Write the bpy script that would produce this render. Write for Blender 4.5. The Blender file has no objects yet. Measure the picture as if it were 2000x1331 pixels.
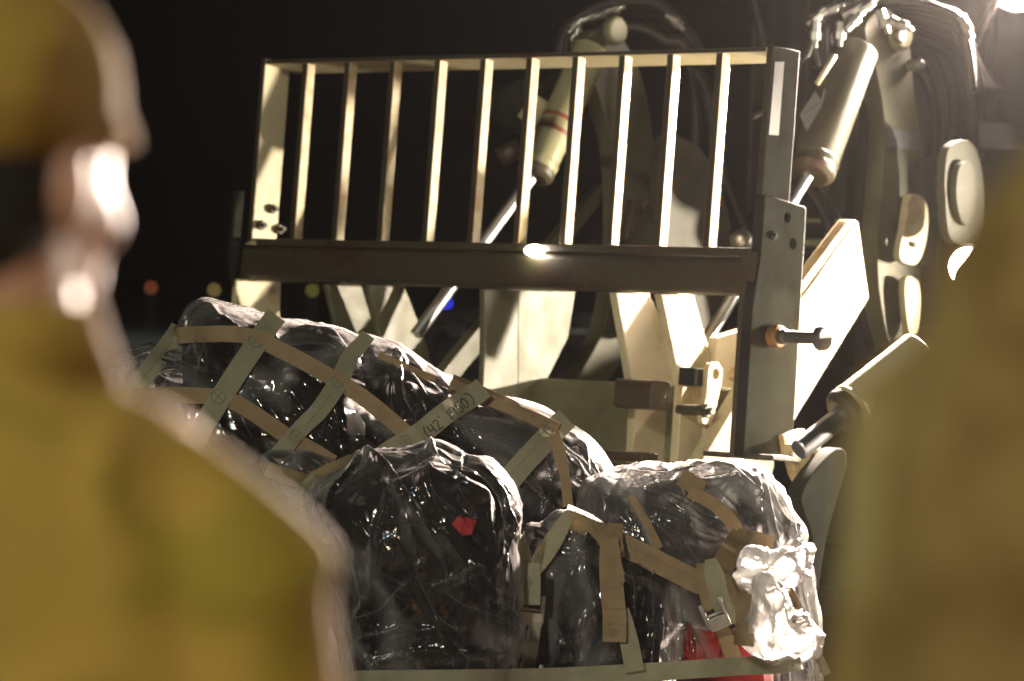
import bpy, bmesh, math, random
import numpy as np
from mathutils import Vector, Matrix, noise
from mathutils.bvhtree import BVHTree
random.seed(7)
S = bpy.context.scene
COL = S.collection

# ------------------------------------------------------------------ camera
F = 7500.0
TILT = math.atan((665.5 - 590) / F)
ROLL = math.radians(1.9)
CAM = Vector((0, 0, 1.5))
fw = Vector((0, math.cos(TILT), -math.sin(TILT)))
_R = Vector((1, 0, 0)); _U = Vector((0, math.sin(TILT), math.cos(TILT)))
cr = _R * math.cos(ROLL) + _U * math.sin(ROLL)
cu = _U * math.cos(ROLL) - _R * math.sin(ROLL)
cd = bpy.data.cameras.new('camera')
cam = bpy.data.objects.new('camera', cd); COL.objects.link(cam)
m = Matrix(((cr.x, cu.x, -fw.x), (cr.y, cu.y, -fw.y), (cr.z, cu.z, -fw.z))).to_4x4()
m.translation = CAM
cam.matrix_world = m
cd.sensor_width = 36; cd.lens = 135
cd.clip_start = 0.1; cd.clip_end = 3000
cd.dof.use_dof = True; cd.dof.focus_distance = 9.0; cd.dof.aperture_fstop = 3.9
S.camera = cam

def ray(px, py):
    return fw + cr * ((px - 1000) / F) + cu * ((665.5 - py) / F)
def P(px, py, d):
    """World point seen at photograph pixel px, py at distance d along the view axis."""
    return CAM + ray(px, py) * d

# ------------------------------------------------------------------ world, exposure, lamps
w = bpy.data.worlds.new('World'); S.world = w; w.use_nodes = True
nt = w.node_tree; bg = nt.nodes['Background']
sky = nt.nodes.new('ShaderNodeTexSky'); sky.sky_type = 'NISHITA'; sky.sun_disc = False
sky.sun_elevation = math.radians(-6); sky.sun_rotation = math.radians(200)
nt.links.new(sky.outputs[0], bg.inputs[0]); bg.inputs[1].default_value = 0.03
S.view_settings.view_transform = 'Standard'; S.view_settings.look = 'None'
S.view_settings.exposure = 0; S.view_settings.gamma = 1
S.cycles.use_denoising = True
S.cycles.max_bounces = 12; S.cycles.transparent_max_bounces = 16
S.cycles.diffuse_bounces = 4; S.cycles.glossy_bounces = 4; S.cycles.transmission_bounces = 6
S.cycles.sample_clamp_indirect = 4
S.cycles.volume_bounces = 0

def point(name, loc, power, col, r):
    l = bpy.data.lights.new(name, 'POINT'); l.energy = power; l.color = col; l.shadow_soft_size = r
    o = bpy.data.objects.new(name, l); COL.objects.link(o); o.location = loc; return o
def spot(name, loc, target, power, col, r, angle, blend=0.4):
    l = bpy.data.lights.new(name, 'SPOT'); l.energy = power; l.color = col; l.shadow_soft_size = r
    l.spot_size = math.radians(angle); l.spot_blend = blend
    o = bpy.data.objects.new(name, l); COL.objects.link(o); o.location = loc
    o.rotation_euler = (Vector(target) - Vector(loc)).to_track_quat('-Z', 'Y').to_euler(); return o
WARM = (1.0, 0.86, 0.68)
# floodlight standing to the right of the forklift, just outside the frame
spot('flood_lamp', (2.9, 10.9, 1.55), (1.0, 10.32, 1.58), 1300, WARM, 0.05, 76, 0.3)
# unseen second floodlight, added to give the left person a bright rim
spot('flood_lamp', (3.6, 6.6, 2.1), (-0.35, 2.6, 1.5), 750, WARM, 0.06, 50, 0.4)
# apron mast lights far behind the photographer
spot('mast_lamp', (-9, -16, 11), (0, 8, 1.2), 9500, (1.0, 0.76, 0.42), 0.5, 40)
# apron light over the far tarmac
spot('mast_lamp', (-25, 110, 14), (-12, 120, 0), 9000, (0.9, 1.0, 0.95), 0.4, 150)
spot('mast_lamp', (-5.0, -6, 7.5), (0, 9, 1.2), 2600, (0.66, 0.90, 1.0), 0.15, 40)

# ------------------------------------------------------------------ carriage frame (fitted to the photograph)
PSI, TAU = 0.7407, 0.0607
OC = Vector((-0.8029, 11.5, 1.6465))
au = Vector((math.cos(PSI), -math.sin(PSI), 0)); _w = Vector((math.sin(PSI), math.cos(PSI), 0))
av = Vector((0, 0, 1)) * math.cos(TAU) + _w * math.sin(TAU)
aw = _w * math.cos(TAU) - Vector((0, 0, 1)) * math.sin(TAU)
WID, HEI = 1.9596, 0.554
def L(u, v, w_): return OC + au * u + av * v + aw * w_
def hit(px, py, axis, val):
    """Point of the view ray in the carriage plane axis = val, as (u, v, w)."""
    n = (au, av, aw)[axis]; r = ray(px, py)
    t = (val - (CAM - OC).dot(n)) / r.dot(n)
    q = CAM + r * t - OC
    return (q.dot(au), q.dot(av), q.dot(aw))

# ------------------------------------------------------------------ materials
def nodes(name):
    m = bpy.data.materials.new(name); m.use_nodes = True
    n = m.node_tree; n.nodes.clear(); out = n.nodes.new('ShaderNodeOutputMaterial')
    return m, n, out
def tex(n, scale, detail=4, rough=0.55, stretch=None, coord='Object'):
    c = n.nodes.new('ShaderNodeTexCoord'); t = n.nodes.new('ShaderNodeTexNoise')
    t.inputs['Scale'].default_value = scale; t.inputs['Detail'].default_value = detail
    t.inputs['Roughness'].default_value = rough
    if stretch:
        mp = n.nodes.new('ShaderNodeMapping'); mp.inputs['Scale'].default_value = stretch
        n.links.new(c.outputs[coord], mp.inputs[0]); n.links.new(mp.outputs[0], t.inputs[0])
    else: n.links.new(c.outputs[coord], t.inputs[0])
    return t
def ramp(n, src, stops):
    r = n.nodes.new('ShaderNodeValToRGB'); e = r.color_ramp.elements
    e[0].position, e[0].color = stops[0][0], (*stops[0][1], 1)
    e[1].position, e[1].color = stops[1][0], (*stops[1][1], 1)
    for p_, c_ in stops[2:]:
        q = e.new(p_); q.color = (*c_, 1)
    n.links.new(src, r.inputs[0]); return r
def painted(name, stops, scale=9, rough=0.45, bump=0.15, metallic=0, bscale=60, spec=0.5, coat=0):
    m, n, out = nodes(name)
    b = n.nodes.new('ShaderNodeBsdfPrincipled')
    t = tex(n, scale, 6, 0.62); r = ramp(n, t.outputs[0], stops)
    n.links.new(r.outputs[0], b.inputs['Base Color'])
    t2 = tex(n, scale * 3, 5); rr = n.nodes.new('ShaderNodeMapRange')
    rr.inputs['To Min'].default_value = rough * 0.7; rr.inputs['To Max'].default_value = rough * 1.4
    n.links.new(t2.outputs[0], rr.inputs[0]); n.links.new(rr.outputs[0], b.inputs['Roughness'])
    b.inputs['Metallic'].default_value = metallic
    b.inputs['Specular IOR Level'].default_value = spec
    b.inputs['Coat Weight'].default_value = coat
    t3 = tex(n, bscale, 5); bp = n.nodes.new('ShaderNodeBump'); bp.inputs['Strength'].default_value = bump
    bp.inputs['Distance'].default_value = 0.004
    n.links.new(t3.outputs[0], bp.inputs['Height']); n.links.new(bp.outputs[0], b.inputs['Normal'])
    n.links.new(b.outputs[0], out.inputs[0]); return m
def emit(name, col, s):
    m, n, out = nodes(name); e = n.nodes.new('ShaderNodeEmission')
    e.inputs[0].default_value = (*col, 1); e.inputs[1].default_value = s
    n.links.new(e.outputs[0], out.inputs[0]); return m
M = {}
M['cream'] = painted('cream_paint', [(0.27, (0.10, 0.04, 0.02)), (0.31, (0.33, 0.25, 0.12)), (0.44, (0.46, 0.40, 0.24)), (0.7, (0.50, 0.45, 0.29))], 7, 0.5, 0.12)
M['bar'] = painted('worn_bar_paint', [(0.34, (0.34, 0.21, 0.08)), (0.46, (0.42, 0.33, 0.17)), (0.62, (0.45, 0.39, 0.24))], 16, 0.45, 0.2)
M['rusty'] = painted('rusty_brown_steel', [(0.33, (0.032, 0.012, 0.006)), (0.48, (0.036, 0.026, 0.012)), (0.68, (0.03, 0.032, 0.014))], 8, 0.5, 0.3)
M['olive'] = painted('olive_paint', [(0.28, (0.05, 0.025, 0.012)), (0.32, (0.16, 0.15, 0.075)), (0.55, (0.22, 0.21, 0.11)), (0.75, (0.26, 0.25, 0.14))], 5, 0.5, 0.08)
M['arm'] = painted('shaded_arm_paint', [(0.3, (0.035, 0.034, 0.016)), (0.55, (0.06, 0.058, 0.028)), (0.75, (0.075, 0.072, 0.038))], 5, 0.5, 0.08)  # lift arms' lack of flood light put into a darker paint
M['arm_dark'] = painted('shaded_green_paint', [(0.28, (0.016, 0.010, 0.005)), (0.34, (0.024, 0.023, 0.012)), (0.7, (0.038, 0.036, 0.02))], 6, 0.5, 0.1, spec=0.35)  # darker copy of the arm paint, shade held in its colour
M['olive_shade'] = painted('shaded_olive_paint', [(0.29, (0.03, 0.015, 0.008)), (0.33, (0.075, 0.07, 0.034)), (0.55, (0.105, 0.10, 0.052)), (0.75, (0.125, 0.12, 0.065))], 6, 0.5, 0.1)  # shade on the left and centre brackets put into a darker olive
M['dark_green_shade'] = painted('dark_green_shade_paint', [(0.3, (0.011, 0.009, 0.006)), (0.5, (0.016, 0.017, 0.013)), (0.7, (0.019, 0.020, 0.016))], 6, 0.85, 0.1, spec=0.04)  # dark green; also stands for shade on the right post and side plate
M['body'] = painted('dark_cab_paint', [(0.35, (0.02, 0.016, 0.012)), (0.65, (0.045, 0.038, 0.03))], 3, 0.5, 0.05)
M['chrome'] = painted('chrome', [(0.3, (0.75, 0.76, 0.78)), (0.7, (0.85, 0.85, 0.86))], 9, 0.33, 0.02, 1.0)
M['steel'] = painted('steel', [(0.3, (0.25, 0.24, 0.22)), (0.7, (0.42, 0.41, 0.38))], 20, 0.35, 0.2, 0.9)
M['rubber'] = painted('black_rubber', [(0.3, (0.008, 0.007, 0.006)), (0.7, (0.018, 0.015, 0.012))], 20, 0.5, 0.2, spec=0.3)
M['redband'] = painted('red_brown_band', [(0.3, (0.12, 0.02, 0.012)), (0.7, (0.18, 0.04, 0.02))], 20, 0.5, 0.1)
M['tape'] = painted('reflective_tape', [(0.3, (0.055, 0.056, 0.056)), (0.7, (0.08, 0.08, 0.08))], 14, 0.35, 0.2, bscale=200)
M['tire'] = painted('tyre_rubber', [(0.3, (0.007, 0.007, 0.007)), (0.7, (0.014, 0.013, 0.012))], 12, 0.75, 0.4)
M['rust_yellow'] = painted('yellow_rust', [(0.3, (0.25, 0.12, 0.02)), (0.7, (0.1, 0.04, 0.015))], 30, 0.7, 0.5)
M['asphalt'] = painted('asphalt', [(0.3, (0.035, 0.035, 0.034)), (0.7, (0.06, 0.058, 0.055))], 0.8, 0.85, 0.4)
M['web_green'] = painted('green_webbing', [(0.3, (0.17, 0.165, 0.10)), (0.7, (0.235, 0.22, 0.14))], 14, 0.8, 0.5, bscale=420)
M['web_tan'] = painted('tan_webbing', [(0.3, (0.17, 0.118, 0.058)), (0.7, (0.24, 0.17, 0.09))], 14, 0.8, 0.5, bscale=420)
M['ink'] = painted('ink', [(0.3, (0.01, 0.01, 0.01)), (0.7, (0.015, 0.015, 0.015))], 14, 0.6, 0.1)
M['thread'] = painted('thread', [(0.3, (0.09, 0.08, 0.045)), (0.7, (0.11, 0.095, 0.055))], 14, 0.7, 0.1)
M['nylon'] = painted('black_nylon', [(0.3, (0.005, 0.005, 0.005)), (0.6, (0.010, 0.009, 0.008)), (0.72, (0.05, 0.008, 0.005))], 7, 0.8, 0.6, bscale=90, spec=0.12)
M['red'] = painted('red_cloth', [(0.3, (0.22, 0.006, 0.005)), (0.7, (0.34, 0.012, 0.010))], 9, 0.6, 0.3, bscale=60)
M['redpatch'] = painted('red_patch', [(0.3, (0.36, 0.012, 0.02)), (0.7, (0.46, 0.02, 0.035))], 9, 0.5, 0.3)
M['skin'] = painted('skin', [(0.3, (0.42, 0.2, 0.12)), (0.7, (0.5, 0.26, 0.17))], 6, 0.5, 0.1)
M['hair'] = painted('black_hair', [(0.3, (0.008, 0.007, 0.006)), (0.7, (0.014, 0.012, 0.010))], 40, 0.6, 0.6)
M['boot'] = painted('boot_suede', [(0.3, (0.16, 0.11, 0.06)), (0.7, (0.2, 0.14, 0.08))], 20, 0.8, 0.3)
M['alu'] = painted('aluminium', [(0.3, (0.3, 0.3, 0.3)), (0.7, (0.45, 0.45, 0.45))], 8, 0.4, 0.1, 0.9)
M['glass'] = painted('dark_glass', [(0.3, (0.01, 0.01, 0.012)), (0.7, (0.015, 0.015, 0.018))], 3, 0.08, 0)
M['white'] = painted('collar_liner', [(0.3, (0.6, 0.56, 0.5)), (0.7, (0.65, 0.6, 0.55))], 9, 0.7, 0.1)
def camo(name, a, b, c, scale):
    return painted(name, [(0.40, a), (0.46, b), (0.56, b), (0.6, c)], scale, 0.85, 0.4, bscale=300, spec=0.2)
M['camo_a'] = camo('camouflage_cloth', (0.24, 0.13, 0.022), (0.34, 0.21, 0.038), (0.24, 0.175, 0.022), 4.2)
M['camo_b'] = camo('camouflage_cloth_olive', (0.17, 0.105, 0.032), (0.26, 0.18, 0.06), (0.34, 0.275, 0.105), 5.5)

def film(name, white_face, white_edge, streak, rough=0.12, ang=-50, stretch=0.3, k=1.0):
    """Clear crumpled polythene: glossy, mostly see-through, milkier where it is seen edge-on or bunched."""
    m, n, out = nodes(name); N = n.nodes.new; K = n.links.new
    tc = N('ShaderNodeTexCoord'); warp = tex(n, 3.5, 2)
    va = N('ShaderNodeVectorMath'); va.operation = 'MULTIPLY_ADD'; va.inputs[1].default_value = (0.22, 0.22, 0.22)
    K(warp.outputs['Color'], va.inputs[0]); K(tc.outputs['Object'], va.inputs[2])
    hs = None; first = None
    # long thin creases at three sizes and three slants, then a fine isotropic crumple
    for sc, amp, kk, da, stx in ((5.5, 0.0070, 16, 0, stretch), (13, 0.0042, 12, 24, stretch), (30, 0.0016, 9, -20, stretch * 1.4), (30, 0.0010, 5, 0, 0.7)):
        mq = N('ShaderNodeMapping'); mq.inputs['Rotation'].default_value = (0, math.radians(ang + da), 0); mr2 = N('ShaderNodeMapping'); mr2.inputs['Scale'].default_value = (stx, 0.7, 1)
        K(va.outputs[0], mq.inputs[0]); K(mq.outputs[0], mr2.inputs[0])
        t = N('ShaderNodeTexNoise'); t.inputs['Scale'].default_value = sc * k; t.inputs['Detail'].default_value = 1.0; t.inputs['Roughness'].default_value = 0.4
        K(mr2.outputs[0], t.inputs[0])
        rd = N('ShaderNodeMath'); rd.operation = 'SUBTRACT'; rd.inputs[1].default_value = 0.5; K(t.outputs[0], rd.inputs[0])
        ab = N('ShaderNodeMath'); ab.operation = 'ABSOLUTE'; K(rd.outputs[0], ab.inputs[0])
        rg = N('ShaderNodeMath'); rg.operation = 'MULTIPLY_ADD'; rg.inputs[1].default_value = -kk; rg.inputs[2].default_value = 1.0; rg.use_clamp = True; K(ab.outputs[0], rg.inputs[0])
        ml = N('ShaderNodeMath'); ml.operation = 'MULTIPLY_ADD'; ml.inputs[1].default_value = amp; K(rg.outputs[0], ml.inputs[0])
        if hs: K(hs.outputs[0], ml.inputs[2])
        else: ml.inputs[2].default_value = 0; first = rg
        hs = ml
    pm = tex(n, 4.5, 2, 0.5); pr_ = N('ShaderNodeMapRange'); pr_.inputs['From Min'].default_value = 0.36; pr_.inputs['From Max'].default_value = 0.6; pr_.inputs['To Min'].default_value = 0.35; K(pm.outputs[0], pr_.inputs[0])
    bp = N('ShaderNodeBump'); K(pr_.outputs[0], bp.inputs['Strength']); bp.inputs['Distance'].default_value = 1.0; K(hs.outputs[0], bp.inputs['Height'])
    soft = N('ShaderNodeBump'); soft.inputs['Strength'].default_value = 0.5; soft.inputs['Distance'].default_value = 0.7; K(hs.outputs[0], soft.inputs['Height'])
    gl = N('ShaderNodeBsdfGlossy'); gl.inputs['Roughness'].default_value = rough; K(bp.outputs[0], gl.inputs['Normal'])
    tr = N('ShaderNodeBsdfTransparent'); tr.inputs[0].default_value = (0.97, 0.97, 0.97, 1)
    df = N('ShaderNodeBsdfDiffuse'); df.inputs[0].default_value = (0.85, 0.83, 0.81, 1); K(soft.outputs[0], df.inputs['Normal'])
    tl = N('ShaderNodeBsdfTranslucent'); tl.inputs[0].default_value = (0.85, 0.83, 0.81, 1); K(soft.outputs[0], tl.inputs['Normal'])
    mx = N('ShaderNodeMixShader'); mx.inputs[0].default_value = 0.6; K(df.outputs[0], mx.inputs[1]); K(tl.outputs[0], mx.inputs[2])
    lw = N('ShaderNodeLayerWeight'); lw.inputs[0].default_value = 0.4; K(soft.outputs[0], lw.inputs['Normal'])
    pw = N('ShaderNodeMath'); pw.operation = 'POWER'; pw.inputs[1].default_value = 2.2; K(lw.outputs['Facing'], pw.inputs[0])
    mr = N('ShaderNodeMapRange'); mr.inputs['To Min'].default_value = white_face; mr.inputs['To Max'].default_value = white_edge; K(pw.outputs[0], mr.inputs[0])
    # creases hold a little more white
    cz = N('ShaderNodeMapRange'); cz.inputs['From Min'].default_value = 0.0; cz.inputs['From Max'].default_value = 1.0
    cz.inputs['To Min'].default_value = 0; cz.inputs['To Max'].default_value = streak; K(first.outputs[0], cz.inputs[0])
    ad = N('ShaderNodeMath'); ad.operation = 'ADD'; ad.use_clamp = True; K(mr.outputs[0], ad.inputs[0]); K(cz.outputs[0], ad.inputs[1])
    m1 = N('ShaderNodeMixShader'); K(ad.outputs[0], m1.inputs[0]); K(tr.outputs[0], m1.inputs[1]); K(mx.outputs[0], m1.inputs[2])
    fr = N('ShaderNodeFresnel'); fr.inputs[0].default_value = 1.5; K(bp.outputs[0], fr.inputs['Normal'])
    m2 = N('ShaderNodeMixShader'); K(fr.outputs[0], m2.inputs[0]); K(m1.outputs[0], m2.inputs[1]); K(gl.outputs[0], m2.inputs[2])
    K(m2.outputs[0], out.inputs[0]); return m
M['film_long'] = film('clear_film', 0.006, 0.95, 0.22, ang=-48, stretch=0.16)
M['film_right'] = film('clear_film_stretched', 0.09, 0.95, 0.5, ang=-60, stretch=0.14)
M['film_hang'] = film('clear_film_hanging', 0.008, 0.85, 0.22, ang=-88, stretch=0.13)
M['film_bag'] = film('clear_bag_film', 0.012, 0.95, 0.22, ang=-62, stretch=0.28)
M['film_white'] = film('bunched_film', 0.2, 0.9, 0.3, 0.38, ang=20, stretch=0.25, k=0.65)
M['film_milky'] = film('milky_film', 0.05, 0.8, 0.2, ang=-80, stretch=0.3)

# ------------------------------------------------------------------ object helpers
def tag(o, label=None, cat=None, group=None, kind=None):
    if label: o['label'] = label
    if cat: o['category'] = cat
    if group: o['group'] = group
    if kind: o['kind'] = kind
    return o
def empty(name, loc, label, cat, group=None, rz=0):
    o = bpy.data.objects.new(name, None); COL.objects.link(o); o.location = loc; o.rotation_euler = (0, 0, rz)
    return tag(o, label, cat, group)
def root_inv(parent):
    mt = Matrix.Identity(4)
    while parent:
        mt = (Matrix.Translation(parent.location) @ parent.rotation_euler.to_matrix().to_4x4()) @ mt
        parent = parent.parent
    return mt.inverted()
def link(name, bm, mat, parent=None, smooth=False, bevel=0, loc=None):
    """World-space bmesh -> one object, stored relative to its parent."""
    if parent: bm.transform(root_inv(parent))
    elif loc is not None: bm.transform(Matrix.Translation(-Vector(loc)))
    me = bpy.data.meshes.new(name); bmesh.ops.recalc_face_normals(bm, faces=bm.faces); bm.to_mesh(me); bm.free()
    for mm in (mat if isinstance(mat, (list, tuple)) else [mat]): me.materials.append(mm)
    o = bpy.data.objects.new(name, me); COL.objects.link(o)
    if loc is not None and not parent: o.location = loc
    if parent: o.parent = parent
    if smooth:
        for p_ in me.polygons: p_.use_smooth = True
    if bevel:
        b = o.modifiers.new('bevel', 'BEVEL'); b.width = bevel; b.segments = 2; b.limit_method = 'ANGLE'
        for p_ in me.polygons: p_.use_smooth = True
        me.set_sharp_from_angle(angle=math.radians(40))
    return o
def hexa(bm, pts):
    vs = [bm.verts.new(p_) for p_ in pts]
    for f_ in ((0, 1, 2, 3), (7, 6, 5, 4), (0, 4, 5, 1), (1, 5, 6, 2), (2, 6, 7, 3), (3, 7, 4, 0)):
        bm.faces.new([vs[i] for i in f_])
def lbox(bm, u0, u1, v0, v1, w0, w1):
    hexa(bm, [L(u0, v0, w0), L(u1, v0, w0), L(u1, v1, w0), L(u0, v1, w0), L(u0, v0, w1), L(u1, v0, w1), L(u1, v1, w1), L(u0, v1, w1)])
def wbox(bm, x0, x1, y0, y1, z0, z1):
    hexa(bm, [Vector(p_) for p_ in ((x0, y0, z0), (x1, y0, z0), (x1, y0, z1), (x0, y0, z1), (x0, y1, z0), (x1, y1, z0), (x1, y1, z1), (x0, y1, z1))])
def spline(pts, n=8, closed=False):
    """Catmull-Rom through tuples of any size."""
    pts = [tuple(p_) for p_ in pts]; out = []; k = len(pts)
    rng = range(k) if closed else range(k - 1)
    for i in rng:
        if closed: a, b, c, d = (pts[(i + j) % k] for j in (-1, 0, 1, 2))
        else: a, b, c, d = pts[max(i - 1, 0)], pts[i], pts[i + 1], pts[min(i + 2, k - 1)]
        for j in range(n):
            t = j / n
            out.append(tuple(0.5 * ((2 * q1) + (-q0 + q2) * t + (2 * q0 - 5 * q1 + 4 * q2 - q3) * t * t + (-q0 + 3 * q1 - 3 * q2 + q3) * t ** 3) for q0, q1, q2, q3 in zip(a, b, c, d)))
    if not closed: out.append(pts[-1])
    return out
def holepoly(bm, outer, holes):
    """Flat polygon with round holes, triangulated."""
    es = []
    for loop in [outer] + holes:
        vs = [bm.verts.new(p_) for p_ in loop]
        es += [bm.edges.new((vs[i], vs[(i + 1) % len(vs)])) for i in range(len(vs))]
    bmesh.ops.triangle_fill(bm, use_beauty=True, edges=es)
def uplate(name, px, u, th, mat, parent, holes=(), curved=False, bevel=0.003):
    """Plate lying in the carriage plane u = const: outline given in photograph pixels, thickness th towards -u."""
    if curved: px = spline(px, 6, True)
    loc = [hit(x, y, 0, u) for x, y in px]
    outer = [L(*q) for q in loc]
    hs = []
    for hx, hy, hr in holes:
        c = hit(hx, hy, 0, u); hs.append([L(u, c[1] + hr * math.cos(a), c[2] + hr * math.sin(a)) for a in [i * math.tau / 20 for i in range(20)]])
    bm = bmesh.new(); holepoly(bm, outer, hs)
    r = bmesh.ops.extrude_face_region(bm, geom=bm.faces[:])
    for v_ in [g for g in r['geom'] if isinstance(g, bmesh.types.BMVert)]: v_.co -= au * th
    bmesh.ops.remove_doubles(bm, verts=bm.verts, dist=1e-5)
    return link(name, bm, mat, parent, bevel=bevel)
def frame_of(d):
    d = d.normalized(); a = d.orthogonal().normalized(); return a, d.cross(a)
def tube(bm, path, radii, seg=16, cap=True):
    path = [Vector(p_) for p_ in path]
    if not hasattr(radii, '__len__'): radii = [radii] * len(path)
    a, b = frame_of(path[1] - path[0]); rings = []
    for i, p_ in enumerate(path):
        d = (path[min(i + 1, len(path) - 1)] - path[max(i - 1, 0)]).normalized()
        a = (a - d * a.dot(d)).normalized(); b = d.cross(a)
        rings.append([bm.verts.new(p_ + (a * math.cos(t) + b * math.sin(t)) * radii[i]) for t in [k * math.tau / seg for k in range(seg)]])
    for r0, r1 in zip(rings, rings[1:]):
        for k in range(seg): bm.faces.new((r0[k], r0[(k + 1) % seg], r1[(k + 1) % seg], r1[k]))
    if cap: bm.faces.new(rings[0][::-1]); bm.faces.new(rings[-1])
def rod(name, a, b, r, mat, parent, seg=32, bevel=0.004, prof=None):
    """Turned cylinder between two points; prof = [(t, radius), ...] along it."""
    bm = bmesh.new(); a, b = Vector(a), Vector(b)
    prof = prof or [(0, r), (1, r)]
    path = []; rad = []
    for t, rr in prof: path.append(a.lerp(b, t)); rad.append(rr)
    # keep axis constant on steps
    d = (b - a).normalized(); e1, e2 = frame_of(d); rings = []
    for p_, rr in zip(path, rad):
        rings.append([bm.verts.new(p_ + (e1 * math.cos(k * math.tau / seg) + e2 * math.sin(k * math.tau / seg)) * rr) for k in range(seg)])
    for r0, r1 in zip(rings, rings[1:]):
        for k in range(seg): bm.faces.new((r0[k], r0[(k + 1) % seg], r1[(k + 1) % seg], r1[k]))
    bm.faces.new(rings[0][::-1]); bm.faces.new(rings[-1])
    return link(name, bm, mat, parent, bevel=bevel)
def hexnut(bm, c, axis, r, h):
    e1, e2 = frame_of(axis); axis = axis.normalized()
    v0 = [bm.verts.new(c + (e1 * math.cos(k * math.tau / 6) + e2 * math.sin(k * math.tau / 6)) * r) for k in range(6)]
    v1 = [bm.verts.new(v_.co + axis * h) for v_ in v0]
    bm.faces.new(v0[::-1]); bm.faces.new(v1)
    for k in range(6): bm.faces.new((v0[k], v0[(k + 1) % 6], v1[(k + 1) % 6], v1[k]))
    tube(bm, [c + axis * h, c + axis * h * 1.8], r * 0.5, 10)

# ------------------------------------------------------------------ ground and sky backdrop
bm = bmesh.new()
vs = [bm.verts.new(p_) for p_ in ((-1500, -200, 0), (1500, -200, 0), (1500, 2500, 0), (-1500, 2500, 0))]; bm.faces.new(vs)
tag(link('ground', bm, M['asphalt']), kind='structure')

def airfield_light(px, py, d, col, s, label, r):
    c = P(px, py, d); root = empty('airfield_light', (c.x, c.y, 0), label, 'airfield light', 'distant airfield lights')
    bm = bmesh.new(); tube(bm, [(c.x, c.y, 0), (c.x, c.y, c.z - r)], 0.05, 10); link('post', bm, M['steel'], root)
    bm = bmesh.new(); bmesh.ops.create_uvsphere(bm, u_segments=16, v_segments=10, radius=r, matrix=Matrix.Translation(c)); link('lens', bm, emit('lens_glow', col, s), root, True)
airfield_light(295, 562, 150, (1.0, 0.25, 0.08), 1.2, 'dim orange light far away, leftmost beyond the tarmac beside the near soldier', 0.08)
airfield_light(418, 567, 150, (1.0, 0.75, 0.2), 1.3, 'dim yellow light far away above the plastic-wrapped heap', 0.08)
airfield_light(610, 568, 150, (0.8, 0.8, 0.15), 1.0, 'dim green-yellow light far away just left of the hanging lifting brackets', 0.08)
airfield_light(872, 593, 150, (0.02, 0.05, 1.0), 7, 'blue light far away seen between the chrome rod and centre plate', 0.08)

# ------------------------------------------------------------------ forklift
FL = empty('forklift', L(WID / 2, 0, 1.8) * 1.0, 'tan and green military forklift with barred load backrest, lift arms and hoses behind the cargo', 'forklift', rz=-PSI)
FL.location.z = 0
# load backrest
def lb(name, u0, u1, v0, v1, w0, w1, mat, bevel=0.003, parent=FL):
    bm = bmesh.new(); lbox(bm, u0, u1, v0, v1, w0, w1); return link(name, bm, mat, parent, bevel=bevel)
TD = 0.098
BK = bpy.data.objects.new('backrest', None); COL.objects.link(BK); BK.parent = FL
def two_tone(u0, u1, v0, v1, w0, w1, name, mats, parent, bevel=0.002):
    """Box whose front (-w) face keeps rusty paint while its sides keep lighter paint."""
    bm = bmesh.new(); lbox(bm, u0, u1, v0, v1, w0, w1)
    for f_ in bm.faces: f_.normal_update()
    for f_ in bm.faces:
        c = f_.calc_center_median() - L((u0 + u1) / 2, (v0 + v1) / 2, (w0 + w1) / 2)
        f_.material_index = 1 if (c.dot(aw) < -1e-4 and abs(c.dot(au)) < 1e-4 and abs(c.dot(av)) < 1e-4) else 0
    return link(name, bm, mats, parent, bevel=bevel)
bm = bmesh.new()
hexa(bm, [L(0.022, HEI - 0.012, 0), L(WID - 0.022, HEI - 0.012, 0), L(WID - 0.022, HEI, 0), L(0.022, HEI, 0),
          L(0.022, HEI - 0.026, TD + 0.03), L(WID - 0.022, HEI - 0.026, TD + 0.03), L(WID - 0.022, HEI - 0.012, TD + 0.03), L(0.022, HEI - 0.012, TD + 0.03)])
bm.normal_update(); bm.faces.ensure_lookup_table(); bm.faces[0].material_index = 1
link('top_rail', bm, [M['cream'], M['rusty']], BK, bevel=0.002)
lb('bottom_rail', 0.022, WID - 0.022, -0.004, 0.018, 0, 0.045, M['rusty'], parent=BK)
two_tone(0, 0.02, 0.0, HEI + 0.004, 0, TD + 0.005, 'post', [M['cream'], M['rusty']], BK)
pr = two_tone(WID - 0.02, WID, 0.0, HEI + 0.004, 0, TD + 0.02, 'post', [M['dark_green_shade'], M['rusty']], BK)
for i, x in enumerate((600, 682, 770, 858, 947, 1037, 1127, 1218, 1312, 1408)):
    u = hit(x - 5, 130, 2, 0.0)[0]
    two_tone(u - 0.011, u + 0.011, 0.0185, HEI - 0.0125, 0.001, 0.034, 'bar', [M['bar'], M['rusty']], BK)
# reflective tape on the outer post
uplate('reflective_tape', [(1514, 121), (1532, 121), (1521, 265), (1502, 263)], WID + 0.0015, 0.001, M['tape'], FL, bevel=0)
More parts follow.
